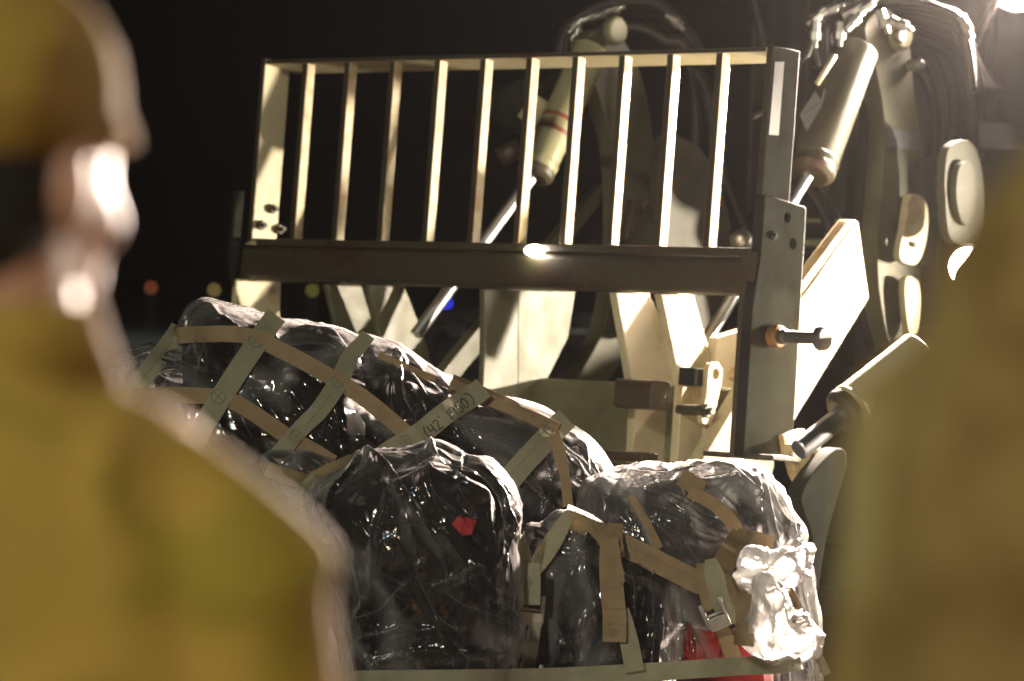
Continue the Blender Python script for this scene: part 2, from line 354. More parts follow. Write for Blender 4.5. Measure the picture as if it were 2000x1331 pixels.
# cross beam: rounded rectangular tube
def lprofile(name, prof, u0, u1, mat, parent=FL, smooth=True):
    bm = bmesh.new()
    a = [bm.verts.new(L(u0, v, w_)) for v, w_ in prof]; b = [bm.verts.new(L(u1, v, w_)) for v, w_ in prof]
    n = len(prof)
    for k in range(n): bm.faces.new((a[k], a[(k + 1) % n], b[(k + 1) % n], b[k]))
    bm.faces.new(a[::-1]); bm.faces.new(b)
    return link(name, bm, mat, parent, bevel=0.002)
def rrect(v0, v1, w0, w1, r, n=5):
    out = []
    for cv, cw, a0 in ((v1 - r, w1 - r, 0), (v1 - r, w0 + r, 270), (v0 + r, w0 + r, 180), (v0 + r, w1 - r, 90)):
        q = []
        for k in range(n + 1):
            a = math.radians(a0 + 90 * k / n); q.append((cv + r * math.cos(a), cw + r * math.sin(a)))
        out += q[::-1] if False else q
    # order around the profile by angle
    cv, cw = (v0 + v1) / 2, (w0 + w1) / 2
    return sorted(out, key=lambda q: math.atan2((q[1] - cw) / (w1 - w0), (q[0] - cv) / (v1 - v0)))
vb = hit(1000, 492, 2, 0.0)[1]; vc = hit(1000, 561, 2, 0.0)[1]
lprofile('cross_beam', rrect(vc, vb, 0.0, 0.12, 0.02), -0.03, WID - 0.03, M['rusty'])
# left and right side plates
uplate('side_plate', [(1494, 380), (1572, 404), (1575, 408), (1547, 893), (1452, 893), (1470, 600), (1486, 500)], WID + 0.012, 0.034, M['dark_green_shade'], FL,
       holes=((1538, 425, 0.014), (1549, 476, 0.015)), bevel=0.002)
uplate('plate_edge', [(1477, 492), (1489, 492), (1466, 893), (1452, 893)], WID + 0.004, 0.05, M['rusty'], FL, bevel=0.002)
uplate('side_plate', [(463, 373), (478, 373), (468, 500), (456, 560), (452, 500)], -0.004, 0.016, M['dark_green_shade'], FL, bevel=0.002)
uplate('side_plate', [(462, 545), (549, 548), (544, 700), (452, 700)], -0.004, 0.016, M['cream'], FL, bevel=0.002)
# locking pin
c0 = L(*hit(1508, 657, 0, WID + 0.012)); 
rod('pin_collar', c0 - au * 0.002, c0 + au * 0.028, 0.03, M['rust_yellow'], FL, bevel=0.003)
c1 = c0 + au * 0.026
rod('locking_pin', c1, c1 + au * 0.155, 0.018, M['body'], FL, prof=[(0, 0.020), (0.12, 0.0215), (0.14, 0.017), (0.80, 0.017), (0.84, 0.022), (0.86, 0.034), (0.97, 0.034), (1, 0.030)])
# bolts on the left post
for x, y in ((527, 408), (505, 440), (541, 448)):
    c = L(*hit(x, y, 0, 0.020)); bm = bmesh.new(); hexnut(bm, c, au, 0.015, 0.018)
    link('bolt', bm, M['rusty'], FL, bevel=0.001)
uplate('mounting_tab', [(500, 470), (556, 474), (556, 482), (484, 478)], 0.04, 0.016, M['cream'], FL, bevel=0.001)
for x, y in ((1508, 460),):
    c = L(*hit(x, y, 0, WID + 0.012)); bm = bmesh.new(); hexnut(bm, c, au, 0.012, 0.008); link('bolt', bm, M['dark_green_shade'], FL, bevel=0.001)
# hanging lifting brackets, in pairs of plates
def ufront(px, py, w_): return hit(px, py, 2, w_)[0]
BW = 0.03
def bracket(px, front, th, mat, **k):
    u = ufront(*front, BW) ; return uplate('bracket_plate', px, u, th, mat, FL, **k)
bracket([(640, 556), (706, 558), (745, 690), (760, 800), (720, 860), (690, 760)], (640, 556), 0.022, M['olive_shade'])
bracket([(722, 558), (790, 560), (822, 640), (838, 682), (842, 740), (800, 800), (760, 800), (752, 700)], (722, 558), 0.024, M['olive_shade'], holes=((818, 712, 0.022),))
bracket([(946, 565), (1012, 567), (1012, 900), (936, 900), (946, 700)], (946, 565), 0.02, M['olive_shade'])
bracket([(1204, 572), (1268, 573), (1300, 640), (1330, 700), (1330, 800), (1308, 905), (1236, 905), (1241, 790), (1225, 690)], (1204, 572), 0.028, M['cream'])
bracket([(1292, 575), (1354, 576), (1392, 708), (1372, 905), (1322, 905), (1332, 760), (1318, 700)], (1292, 575), 0.028, M['cream'])
# cross tube between the right pair, drop link and its bolts
lprofile('cross_tube', rrect(hit(1270, 800, 2, 0.05)[1], hit(1270, 742, 2, 0.05)[1], 0.05, 0.13, 0.015), ufront(1204, 572, BW), ufront(1292, 575, BW) - 0.028, M['rusty'])
lprofile('cross_tube', rrect(hit(1280, 905, 2, 0.05)[1], hit(1280, 885, 2, 0.05)[1], 0.03, 0.10, 0.008), ufront(1204, 572, BW) + 0.001, ufront(1292, 575, BW) - 0.028, M['rusty'])
uL = ufront(1292, 575, BW) + 0.075
uplate('drop_link', [(1383, 722), (1388, 710), (1404, 709), (1412, 722), (1411, 745), (1396, 815), (1388, 832), (1372, 828), (1370, 815), (1380, 770)], uL, 0.018, M['bar'], FL, holes=((1398, 731, 0.014),))
c = L(*hit(1375, 803, 0, uL)); bm = bmesh.new(); hexnut(bm, c, au, 0.020, 0.018); tube(bm, [c - au * 0.09, c], 0.016, 12); link('bolt', bm, M['rusty'], FL, bevel=0.001)
lb('link_arm', uL - 0.077, uL - 0.0185, hit(1375, 755, 0, uL)[1], hit(1375, 720, 0, uL)[1], hit(1375, 755, 0, uL)[2] - 0.02, hit(1375, 755, 0, uL)[2] + 0.03, M['dark_green_shade'])
# quick-coupler frame behind the beam
uplate('coupler_plate', [(1012, 567), (1125, 569), (1110, 660), (1060, 760), (1012, 905)], 0.95, 0.02, M['olive_shade'], FL)
lprofile('coupler_tube', rrect(hit(1120, 905, 2, 0.28)[1], hit(1120, 741, 2, 0.28)[1], 0.28, 0.5, 0.03), ufront(1010, 742, 0.28), ufront(1425, 762, 0.28), M['olive_shade'])
uplate('coupler_plate', [(1370, 905), (1440, 905), (1462, 740), (1462, 640), (1400, 660)], 1.62, 0.03, M['cream'], FL)
# lift arms
uplate('lift_arm', [(1150, 70), (1200, 60), (1246, 130), (1270, 230), (1285, 380), (1282, 470), (1270, 580), (1215, 700), (1150, 790), (1120, 760), (1180, 640), (1205, 480), (1200, 300), (1168, 180), (1148, 110)], 0.72, 0.06, M['arm'], FL, curved=True)
uplate('lift_arm', [(1690, 60), (1712, 24), (1740, 22), (1772, 70), (1784, 160), (1798, 280), (1806, 420), (1800, 520), (1796, 620), (1800, 760), (1750, 700), (1722, 600), (1714, 480), (1722, 360), (1728, 240), (1712, 140)], 1.46, 0.07, M['arm'], FL, curved=True)
uplate('arm_flange', [(1684, 60), (1700, 60), (1718, 220), (1712, 360), (1704, 480), (1714, 610), (1750, 720), (1790, 790), (1762, 800), (1712, 700), (1690, 600), (1682, 470), (1690, 330), (1692, 200)], 1.40, 0.03, M['dark_green_shade'], FL, curved=True)
uplate('reflective_tape', [(1733, 250), (1793, 260), (1791, 294), (1732, 286)], 1.464, 0.002, M['tape'], FL, bevel=0)
uplate('tilt_arm', [(1676, 434), (1697, 582), (1545, 832), (1420, 905), (1368, 905), (1460, 752), (1560, 590)], 1.72, 0.05, M['cream'], FL)
uplate('arm_edge', [(1676, 434), (1660, 430), (1540, 585), (1440, 740), (1460, 752), (1560, 590)], 1.712, 0.04, M['bar'], FL)
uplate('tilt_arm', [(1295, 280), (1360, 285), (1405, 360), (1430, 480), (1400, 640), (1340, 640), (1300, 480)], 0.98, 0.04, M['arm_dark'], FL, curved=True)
uplate('tilt_arm', [(1180, 360), (1172, 400), (1010, 600), (880, 760), (850, 745), (1000, 560)], 0.62, 0.04, M['arm'], FL)
# links and bosses on the right arm
def boss(px, py, u, r, h, mat, name='pivot_boss'):
    c = L(*hit(px, py, 0, u)); rod(name, c - au * 0.001, c + au * h, r, mat, FL, prof=[(0, r), (0.75, r), (1, r * 0.82)])
uplate('link_plate', [(1778, 385), (1800, 385), (1812, 410), (1810, 470), (1795, 512), (1775, 516), (1758, 500), (1768, 440)], 1.53, 0.025, M['cream'], FL, curved=True, holes=((1780, 478, 0.010),))
boss(1780, 478, 1.532, 0.009, 0.02, M['steel'], 'link_pin')
uplate('link_plate', [(1770, 545), (1792, 548), (1800, 580), (1796, 640), (1780, 660), (1770, 600)], 1.52, 0.025, M['cream'], FL, curved=True)
boss(1752, 70, 1.465, 0.045, 0.03, M['olive']); boss(1752, 70, 1.496, 0.024, 0.02, M['rusty'], 'pivot_pin')
boss(1776, 128, 1.465, 0.018, 0.05, M['steel'], 'arm_bolt')
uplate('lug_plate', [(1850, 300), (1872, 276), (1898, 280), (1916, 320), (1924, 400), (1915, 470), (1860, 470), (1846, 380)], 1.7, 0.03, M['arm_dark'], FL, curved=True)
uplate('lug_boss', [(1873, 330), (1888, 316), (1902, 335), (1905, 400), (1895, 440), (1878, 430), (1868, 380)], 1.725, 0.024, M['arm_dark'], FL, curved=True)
uplate('lug_plate', [(1800, 310), (1848, 303), (1850, 320), (1830, 345), (1826, 520), (1800, 520)], 1.5, 0.03, M['dark_green_shade'], FL)
boss(1250, 405, 0.722, 0.022, 0.03, M['rusty'], 'arm_bolt')
uplate('arm_rib', [(1240, 390), (1258, 385), (1240, 470), (1222, 470)], 0.75, 0.026, M['rusty'], FL)
# hydraulic cylinders
def cyl(p0, p1, d0, d1, r, p2, d2, rr, parts, clevis=None):
    """Barrel from p0 (top) to p1, chrome rod on to p2."""
    a, b, c = P(*p0, d0), P(*p1, d1), P(*p2, d2)
    cy = rod('cylinder', a, b, r, parts['barrel'], FL, 48, prof=[(0, r * 0.7), (0.02, r), (0.94, r), (0.945, r * 1.06), (1, r * 1.0)])
    ax = (b - a)
    rod('gland', b - ax.normalized() * 0.002, b + ax.normalized() * 0.035, r, parts['cap'], cy, 40, prof=[(0, r * 1.04), (0.6, r * 1.04), (1, r * 0.8)])
    rod('chrome_rod', b, c, rr, M['chrome'], cy, 40)
    for t in parts.get('bands', ()):
        q = a.lerp(b, t); rod('red_band', q, q + ax.normalized() * 0.013, r + 0.0012, M['redband'], cy, 48, 0)
    return cy
cyl((1158, 92), (1050, 330), 11.55, 11.4, 0.054, (812, 655), 11.2, 0.019, dict(barrel=M['olive'], cap=M['rusty'], bands=(0.60, 0.70)))
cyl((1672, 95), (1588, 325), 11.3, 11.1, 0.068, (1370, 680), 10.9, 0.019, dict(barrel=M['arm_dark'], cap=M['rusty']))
cyl((1800, 690), (1660, 800), 10.2, 10.1, 0.064, (1560, 880), 10.0, 0.028, dict(barrel=M['cream'], cap=M['rubber']))
# side tube running along the left cylinder + valve block
bm = bmesh.new(); tube(bm, [P(1115, 130, 11.75), P(1040, 190, 11.6), P(1020, 260, 11.6)], 0.016, 14); link('hydraulic_pipe', bm, M['rubber'], FL, True)
bm = bmesh.new(); tube(bm, [P(1060, 195, 11.55), P(1030, 240, 11.55)], 0.036, 20); link('valve_block', bm, M['cream'], FL, True)
bm = bmesh.new(); tube(bm, [P(1015, 290, 11.5), P(975, 310, 11.5)], 0.03, 20); link('valve_block', bm, M['rusty'], FL, True)
bm = bmesh.new(); tube(bm, [P(1030, 200, 11.8), P(985, 220, 11.9)], 0.075, 20); link('valve_block', bm, M['dark_green_shade'], FL, True)
# data plates hanging on the right cylinder
bm = bmesh.new()
q = [P(1592, 178, 11.0), P(1604, 196, 10.99), P(1610, 172, 10.99), P(1614, 176, 10.99), P(1605, 207, 10.99), P(1576, 257, 10.98), P(1562, 224, 10.99)]
f_ = bm.faces.new([bm.verts.new(x) for x in q]); r = bmesh.ops.extrude_face_region(bm, geom=[f_])
for v_ in r['geom']:
    if isinstance(v_, bmesh.types.BMVert): v_.co += Vector((0, 0.003, 0))
link('data_plate', bm, M['tape'], FL)
bm = bmesh.new(); tube(bm, [P(1630, 108, 10.98), P(1595, 165, 10.98)], 0.008, 10); link('grease_pipe', bm, M['cream'], FL, True)
# clevis of the lower cylinder
uplate('clevis', [(1548, 868), (1590, 850), (1602, 872), (1608, 905), (1568, 952), (1556, 930), (1548, 900)], 2.05, 0.03, M['bar'], FL, holes=((1566, 925, 0.012), (1588, 895, 0.010)))
uplate('clevis', [(1530, 850), (1570, 838), (1585, 860), (1560, 900), (1536, 890)], 1.99, 0.02, M['bar'], FL)
boss(1566, 925, 2.04, 0.011, 0.02, M['steel'], 'clevis_pin')
uplate('lower_arm', [(1630, 880), (1655, 905), (1615, 1050), (1592, 1180), (1586, 1050), (1566, 965)], 2.1, 0.05, M['dark_green_shade'], FL, curved=True)
lb('foot_plate', 1.82, 2.06, hit(1510, 900, 2, 0.02)[1], hit(1510, 889, 2, 0.02)[1], 0.0, 0.12, M['rusty'])
# the two work lamps of the vehicle, then glowing beads for glints by the beam
def lamp(px, py, d, r, power, strength, target, ang=130, col=WARM, bl=0.4):
    c = P(px, py, d); ax = (Vector(target) - c).normalized()
    wl = rod('work_lamp', c - ax * r * 1.6, c, r, M['body'], FL, 24, prof=[(0, r * 0.5), (0.35, r * 1.0), (1, r * 1.15)])
    rod('lamp_lens', c, c + ax * 0.004, r, emit('lamp_light', col, strength), wl, 24, 0)
    if power: spot('work_lamp_light', c + ax * 0.03, target, power, col, r, ang, bl)
lamp(1893, 522, 11.0, 0.055, 2200, 900, (0.2, 5.0, 1.45), ang=70)
lamp(1985, -30, 11.6, 0.08, 20000, 500, (0.2, 7.5, 1.3), ang=84, col=(1.0, 0.80, 0.68), bl=0.7)
def glint(px, py, w_, s):  # bead that glows in place of a specular glint
    c = L(*hit(px, py, 2, w_)); bm = bmesh.new()
    mt = Matrix.Translation(c) @ Matrix.Rotation(-PSI, 4, 'Z') @ Matrix.Diagonal((s * 2.2, s, s, 1)); bmesh.ops.create_uvsphere(bm, u_segments=20, v_segments=12, radius=1, matrix=mt)
    link('glint_bead', bm, emit('glint_glow', WARM, 60), FL, True)
glint(1044, 490, -0.012, 0.016)
glint(1472, 503, -0.006, 0.0045)
# hoses
def hose(pts, d, r, mat='rubber', wob=0.0):
    path = [P(x, y, d + (e[0] if e else 0)) for x, y, *e in spline([p_ if len(p_) == 3 else (*p_, 0) for p_ in pts], 8)]
    bm = bmesh.new(); tube(bm, path, r, 12); return link('hydraulic_hose', bm, M[mat], FL, True)
def fitting(px, py, d, dirpx, r, ln):
    a = P(px, py, d); b = P(px + dirpx[0], py + dirpx[1], d); ax = (b - a).normalized()
    bm = bmesh.new(); hexnut(bm, a, ax, r, ln); tube(bm, [a - ax * ln, a], r * 0.8, 14); link('hose_fitting', bm, M['steel'], FL, bevel=0.001)
for k in range(6):
    j = [random.uniform(-7, 7) for _ in range(8)]
    hose([(1095 + 6 * k + j[0], 120), (1112 + 6 * k + j[1], 62 + 3 * k), (1150 + j[2], 24 + 7 * k), (1215 + j[3], 6 + 7 * k), (1275 + j[4], 6 + 8 * k), (1318 + j[5], 34 + 6 * k), (1345 + j[6], 62 + 5 * k), (1372 + j[7], 130)], 11.9 + 0.04 * k, 0.023)
hose([(1165, 85), (1200, 62), (1230, 52), (1270, 62), (1300, 80), (1330, 84), (1358, 130)], 11.7, 0.017)
hose([(1180, 60), (1150, 45), (1122, 50), (1108, 80), (1100, 140), (1060, 200)], 11.7, 0.012)
for (x, y, dd) in ((1128, 48, (-12, 12)), (1150, 36, (20, -10)), (1170, 32, (20, -8)), (1196, 20, (20, -5)), (1168, 90, (-12, 14)), (1312, 36, (14, 8)), (1318, 42, (12, 12)), (1126, 70, (-5, 14))):
    fitting(x, y, 11.66, dd, 0.016, 0.022)
boss(1195, 60, 0.74, 0.045, 0.03, M['olive_shade'])
for pts, r_ in (([(1780, 55), (1840, 110), (1866, 210), (1850, 330), (1838, 420)], 0.026), ([(1800, 40), (1872, 110), (1900, 220), (1890, 300)], 0.03), ([(1765, 95), (1812, 160), (1828, 250), (1815, 340)], 0.022),
                ([(1330, 90), (1380, 180), (1400, 300), (1420, 380)], 0.02), ([(1300, 60), (1345, 130), (1360, 240), (1352, 320)], 0.016), ([(1540, 330), (1600, 400), (1640, 520), (1625, 640)], 0.018),
                ([(1590, 350), (1640, 420), (1672, 470)], 0.012), ([(1470, -10), (1500, 120), (1512, 260)], 0.02)):
    hose(pts, 12.3 if pts[0][0] > 1700 else 12.1, r_)
for k in range(8):
    j = [random.uniform(-7, 7) for _ in range(9)]
    hose([(1592 + 7 * k + j[0], 130 + 3 * k), (1590 + 6 * k + j[1], 70), (1604 + 6 * k + j[2], 38 + 2 * k), (1640 + j[3], 12 + 6 * k), (1700 + j[4], 2 + 6 * k), (1770 + j[5], 4 + 8 * k), (1840 + j[6], 18 + 10 * k), (1880 + j[7], 50 + 8 * k), (1900 + 8 * k, 180)], 11.4 + 0.05 * k, 0.016)
hose([(1470, 230), (1520, 200), (1552, 145), (1580, 95), (1590, 70)], 11.3, 0.008)
hose([(1590, 70), (1575, 110), (1555, 130), (1545, 160)], 11.2, 0.010)
hose([(1960, -20), (1930, 30), (1905, 90)], 11.6, 0.012)
for (x, y, dd) in ((1600, 28, (-16, 14)), (1618, 20, (14, -5)), (1660, 24, (16, -10)), (1690, 14, (14, -12)), (1592, 62, (0, 16)), (1664, 46, (14, -14)), (1724, 36, (5, 14)), (1884, 48, (6, 12)), (1640, 60, (0, 14)), (1754, 46, (10, 5))):
    fitting(x, y, 11.2, dd, 0.017, 0.026)
hose([(1405, 420), (1380, 340), (1340, 350), (1300, 400), (1280, 440)], 11.6, 0.014)
hose([(1418, 360), (1440, 420), (1460, 470), (1452, 540), (1400, 560)], 11.8, 0.014)
hose([(1150, 470), (1175, 540), (1190, 620), (1150, 700), (1130, 780)], 12.0, 0.02)
bm = bmesh.new(); bmesh.ops.create_uvsphere(bm, u_segments=20, v_segments=12, radius=0.032, matrix=Matrix.Translation(P(1448, 470, 10.9))); link('ball_joint', bm, M['steel'], FL, True)
# cab and body (far right, mostly dark)
def pbox(name, x0, x1, y0, y1, d, th, mat, parent=FL):
    a, b = P(x0, y1, d), P(x1, y0, d); bm = bmesh.new()
    c = [L(*hit(0, 0, 2, 0))]  # noqa
    bm.free(); bm = bmesh.new()
    dx = Vector((math.cos(PSI), -math.sin(PSI), 0)); dy = Vector((math.sin(PSI), math.cos(PSI), 0))
    wdt = (b.x - a.x) / dx.x if abs(dx.x) > 1e-6 else 1
    o = Vector((a.x, a.y, a.z)); h = b.z - a.z
    pts = [o, o + dx * wdt * 0.72, o + dx * wdt * 0.72 + Vector((0, 0, h)), o + Vector((0, 0, h))]
    hexa(bm, pts + [q + dy * th for q in pts]); return link(name, bm, mat, parent, bevel=0.006)
pbox('cab_body', 1440, 2500, -500, 1350, 13.6, 1.4, M['body'])
pbox('cab_post', 1462, 1486, -500, 420, 13.2, 0.1, M['body'])
pbox('cab_post', 1560, 1600, -500, 500, 13.3, 0.1, M['body'])
pbox('cab_post', 1640, 1700, -500, 700, 13.3, 0.1, M['body'])
pbox('cab_post', 1910, 1960, -500, 520, 12.9, 0.1, M['body'])
pbox('cab_window', 1730, 1900, -400, 200, 13.2, 0.02, M['glass'])
pbox('fuel_tank', 1830, 2300, 330, 700, 12.8, 0.4, M['dark_green_shade'])
bm = bmesh.new()
q = [P(1912, 240, 12.2), P(2090, 246, 12.2), P(2090, 296, 12.2), P(1914, 290, 12.2)]; q += [x + Vector((0, 0.004, 0)) for x in q]
hexa(bm, [q[3], q[2], q[1], q[0], q[7], q[6], q[5], q[4]]); link('reflective_tape', bm, M['tape'], FL)
pbox('hand_rail', 1566, 1660, 430, 436, 12.4, 0.03, M['olive'])
pbox('hand_rail', 1566, 1650, 470, 482, 12.5, 0.03, M['olive'])
pbox('mast_rail', 1600, 1622, 250, 720, 12.3, 0.08, M['arm'])
pbox('mast_rail', 1640, 1656, 180, 720, 12.5, 0.08, M['arm'])
pbox('step', 1590, 1660, 500, 540, 12.6, 0.2, M['cream'])
# wheels
def wheel(c, r, wd):
    ax = Vector((math.cos(PSI), -math.sin(PSI), 0))
    t_ = rod('wheel', c - ax * wd / 2, c + ax * wd / 2, r, M['tire'], FL, 64, prof=[(0, r * 0.8), (0.06, r * 0.93), (0.18, r), (0.82, r), (0.94, r * 0.93), (1, r * 0.8)])
    rod('rim', c - ax * (wd / 2 + 0.01), c + ax * (wd / 2 + 0.01), r * 0.5, M['arm'], t_, 40)
    bm = bmesh.new()
    for k in range(22):
        a = k * math.tau / 22
        for sgn in (-1, 1):
            up = Vector((0, 0, 1)); fwd = ax.cross(up)
            d = up * math.cos(a + 0.07 * sgn) + fwd * math.sin(a + 0.07 * sgn); tn = ax.cross(d)
            cc = c + ax * sgn * wd * 0.26 + d * (r + 0.012)
            e0, e1, e2 = ax * wd * 0.2, tn * 0.045, d * 0.028
            hexa(bm, [cc - e0 - e1 - e2, cc + e0 - e1 - e2, cc + e0 + e1 - e2, cc - e0 + e1 - e2, cc - e0 - e1 + e2, cc + e0 - e1 + e2, cc + e0 + e1 + e2, cc - e0 + e1 + e2])
    link('tread', bm, M['tire'], t_, bevel=0.004)
cw = P(1010, 760, 13.0); wheel(Vector((cw.x, cw.y, 0.72)), 0.72, 0.5)
cw = P(1960, 1000, 11.6); wheel(Vector((cw.x, cw.y, 0.72)), 0.72, 0.5)
bm = bmesh.new()
pts = spline([(828, 655), (860, 640), (905, 633), (960, 636)], 6)
ax = Vector((math.cos(PSI), -math.sin(PSI), 0))
ring = [P(x, y, 12.9) for x, y in pts]
lay = [[bm.verts.new(p_ + o_) for p_ in ring] for o_ in (Vector((0, 0, 0)), Vector((0, 0, -0.02)), ax * 0.5 + Vector((0, 0, -0.02)), ax * 0.5)]
for a_, b_ in ((0, 1), (1, 2), (2, 3), (3, 0)):
    for k in range(len(ring) - 1): bm.faces.new((lay[a_][k], lay[a_][k + 1], lay[b_][k + 1], lay[b_][k]))
for k in (0, -1): bm.faces.new([lay[j][k] for j in range(4)])
link('fender', bm, M['tape'], FL)
# ------------------------------------------------------------------ cargo
def fold(p, s, st=(1, 1, 1)):
    """Crease field: thin ridges where warped noise crosses zero."""
    q = Vector((p.x * st[0], p.y * st[1], p.z * st[2])) * s
    q += noise.noise_vector(q * 0.5) * 0.9
    n_ = noise.noise(q)
    return 1 - min(1, abs(n_) * 4.5)
def facet(p, s):
    """Crumple: flat facets between sharp ridges."""
    d, _ = noise.voronoi(p * s + noise.noise_vector(p * s * 0.6) * 0.6)
    return d[1] - d[0]
ROT = Matrix.Rotation(0.7, 3, (1, 0.6, 0.3))
def man(q, s):
    """Flat facets with sharp creases, mean about zero."""
    w_ = q * s; w_ = w_ + noise.noise_vector(w_ * 0.7) * 0.35
    return 0.62 - noise.voronoi(w_, distance_metric='MANHATTAN')[0][0]
def pillow(name, outline, center, depth, T, Tb, mat, disp, label, cat, n=3.4, rings=120, spokes=360, slant=(0, 0), group=None, corners=False, creases=(), pleat=None):
    px_ = []
    o2 = outline if corners else spline(outline, 8, True)
    cx, cy = center; K = len(o2); rad = []
    for k in range(spokes):
        a = k * math.tau / spokes; dx, dy = math.cos(a), math.sin(a); best = 0
        for i in range(K):
            x0, y0 = o2[i][0] - cx, o2[i][1] - cy; x1, y1 = o2[(i + 1) % K][0] - cx, o2[(i + 1) % K][1] - cy
            det = dx * (y1 - y0) - dy * (x1 - x0)
            if abs(det) < 1e-9: continue
            t = (x0 * (y1 - y0) - y0 * (x1 - x0)) / det; s = (x0 * dy - y0 * dx) / det
            if t > 0 and -1e-6 <= s <= 1 + 1e-6: best = max(best, t)
        rad.append(best)
    rs = [1 - (1 - i / rings) ** 1.25 for i in range(1, rings + 1)]
    co = []; faces = []
    co.append(P(cx, cy, depth - T)); px_.append((cx, cy))
    def dep(x, y, z): return depth - z + slant[0] * (x - cx) / 1000 + slant[1] * (y - cy) / 1000
    for r in rs:
        z = T * max(0, 1 - r ** n) ** (1 / n)
        for k in range(spokes):
            a = k * math.tau / spokes; x = cx + math.cos(a) * rad[k] * r; y = cy + math.sin(a) * rad[k] * r
            co.append(P(x, y, dep(x, y, z))); px_.append((x, y))
    nb = 24
    for i in range(1, nb):
        r = math.cos(i / nb * math.pi / 2); z = -Tb * math.sin(i / nb * math.pi / 2)
        for k in range(spokes):
            a = k * math.tau / spokes; x = cx + math.cos(a) * rad[k] * r; y = cy + math.sin(a) * rad[k] * r
            co.append(P(x, y, dep(x, y, z)))
    co.append(P(cx, cy, depth + Tb))
    R = rings + nb - 1
    for k in range(spokes): faces.append((0, 1 + k, 1 + (k + 1) % spokes))
    for i in range(R - 1):
        b0 = 1 + i * spokes; b1 = b0 + spokes
        for k in range(spokes): faces.append((b0 + k, b1 + k, b1 + (k + 1) % spokes, b0 + (k + 1) % spokes))
    last = len(co) - 1; b0 = 1 + (R - 1) * spokes
    for k in range(spokes): faces.append((b0 + k, last, b0 + (k + 1) % spokes))
    me = bpy.data.meshes.new(name); me.from_pydata(co, [], faces); me.update()
    nr = [v.normal.copy() for v in me.vertices]
    c = sum((Vector(v) for v in co[:spokes]), Vector()) / spokes
    sgn = 1 if nr[0].y < 0 else -1
    XY = np.array(px_); extra = np.zeros(len(XY))
    wob = np.array([tuple(noise.noise_vector(Vector((x * .012, y * .012, 3.1)))[:2]) for x, y in px_]) * 9
    for line, wd, amp in creases:
        best = np.full(len(XY), 1e9); sg = np.zeros(len(XY)); along = np.zeros(len(XY))
        for i, ((x0, y0), (x1, y1)) in enumerate(zip(line, line[1:])):
            d = np.array([x1 - x0, y1 - y0]); L2 = d @ d; r_ = XY + wob - (x0, y0)
            t = np.clip(r_ @ d / L2, 0, 1); q = r_ - t[:, None] * d; ds = np.hypot(q[:, 0], q[:, 1]); s_ = np.sign(d[0] * r_[:, 1] - d[1] * r_[:, 0])
            m_ = ds < best; best[m_] = ds[m_]; sg[m_] = s_[m_]; along[m_] = (i + t[m_]) / (len(line) - 1)
        w_ = np.where(sg > 0, wd, wd * 0.3)
        extra += amp * np.maximum(0, 1 - best / w_) * np.minimum(1, np.minimum(along + .15, 1.15 - along) * 5)
    if pleat:
        nP, aP = pleat; dx = XY[:, 0] - cx; dy = XY[:, 1] - cy; an = np.arctan2(dy, dx) / math.tau + wob[:, 0] * 0.012 + wob[:, 1] * 0.008 + 0.02 * np.sin(np.hypot(dx, dy) / 19)
        for f_, g_ in ((nP, 1.0), (nP * 1.7, 0.5)):
            ph = (an * f_) % 1; extra += aP * g_ * (np.abs(ph - 0.5) * 2 - 0.5) * np.minimum(1, np.hypot(dx, dy) / 40) * (0.5 + 0.5 * np.sin(an * 9 + f_))
    for i, (v, nn) in enumerate(zip(me.vertices, nr)):
        p_ = v.co.copy(); v.co = p_ + nn * sgn * (disp(p_) + (extra[i] if i < len(extra) else 0))
    loc = P(cx, cy, depth); loc.z = max(0.1, min(v.co.z for v in me.vertices))
    for v in me.vertices:
        if v.co.z < 0.16: v.co.z = 0.16 + 0.02 * (v.co.z - 0.16)
    me.transform(Matrix.Translation(-loc)); me.materials.append(M[mat] if isinstance(mat, str) else mat)
    for p_ in me.polygons: p_.use_smooth = True
    if sgn < 0: me.flip_normals()
    o = bpy.data.objects.new(name, me); COL.objects.link(o); o.location = loc
    if label: tag(o, label, cat, group)
    return o
def lump(p, s=5, a=0.03): return noise.noise(p * s) * a
def bagd(p): return lump(p, 4, 0.02) + lump(p, 11, 0.014) + fold(p, 7) ** 3 * 0.010 - 0.03
def filmd(amp=1.0, ang=-45, off=0.006, stretch=0.32):
    ca, sa = math.cos(math.radians(ang)), math.sin(math.radians(ang))
    def f(p):
        w0 = noise.noise_vector(p * 2.2) * 0.18
        x, z = p.x + w0.x, p.z + w0.z
        q = ROT @ Vector(((x * ca + z * sa) * stretch, p.y * 0.8, -x * sa + z * ca))
        p = q
        return (off + lump(p, 4, 0.02) + amp * (man(q, 3.4) * 0.022 + man(q + Vector((5, 3, 1)), 9) * 0.006 + man(q + Vector((1, 3, 7)), 26) * 0.002
                + max(0, 1 - abs(noise.noise(p * 5 + Vector((4, 4, 4)))) * 9) * 0.006
                + fold(p, 4.5) * 0.006 + fold(p + Vector((3, 1, 2)), 10) ** 2 * 0.003))
    return f
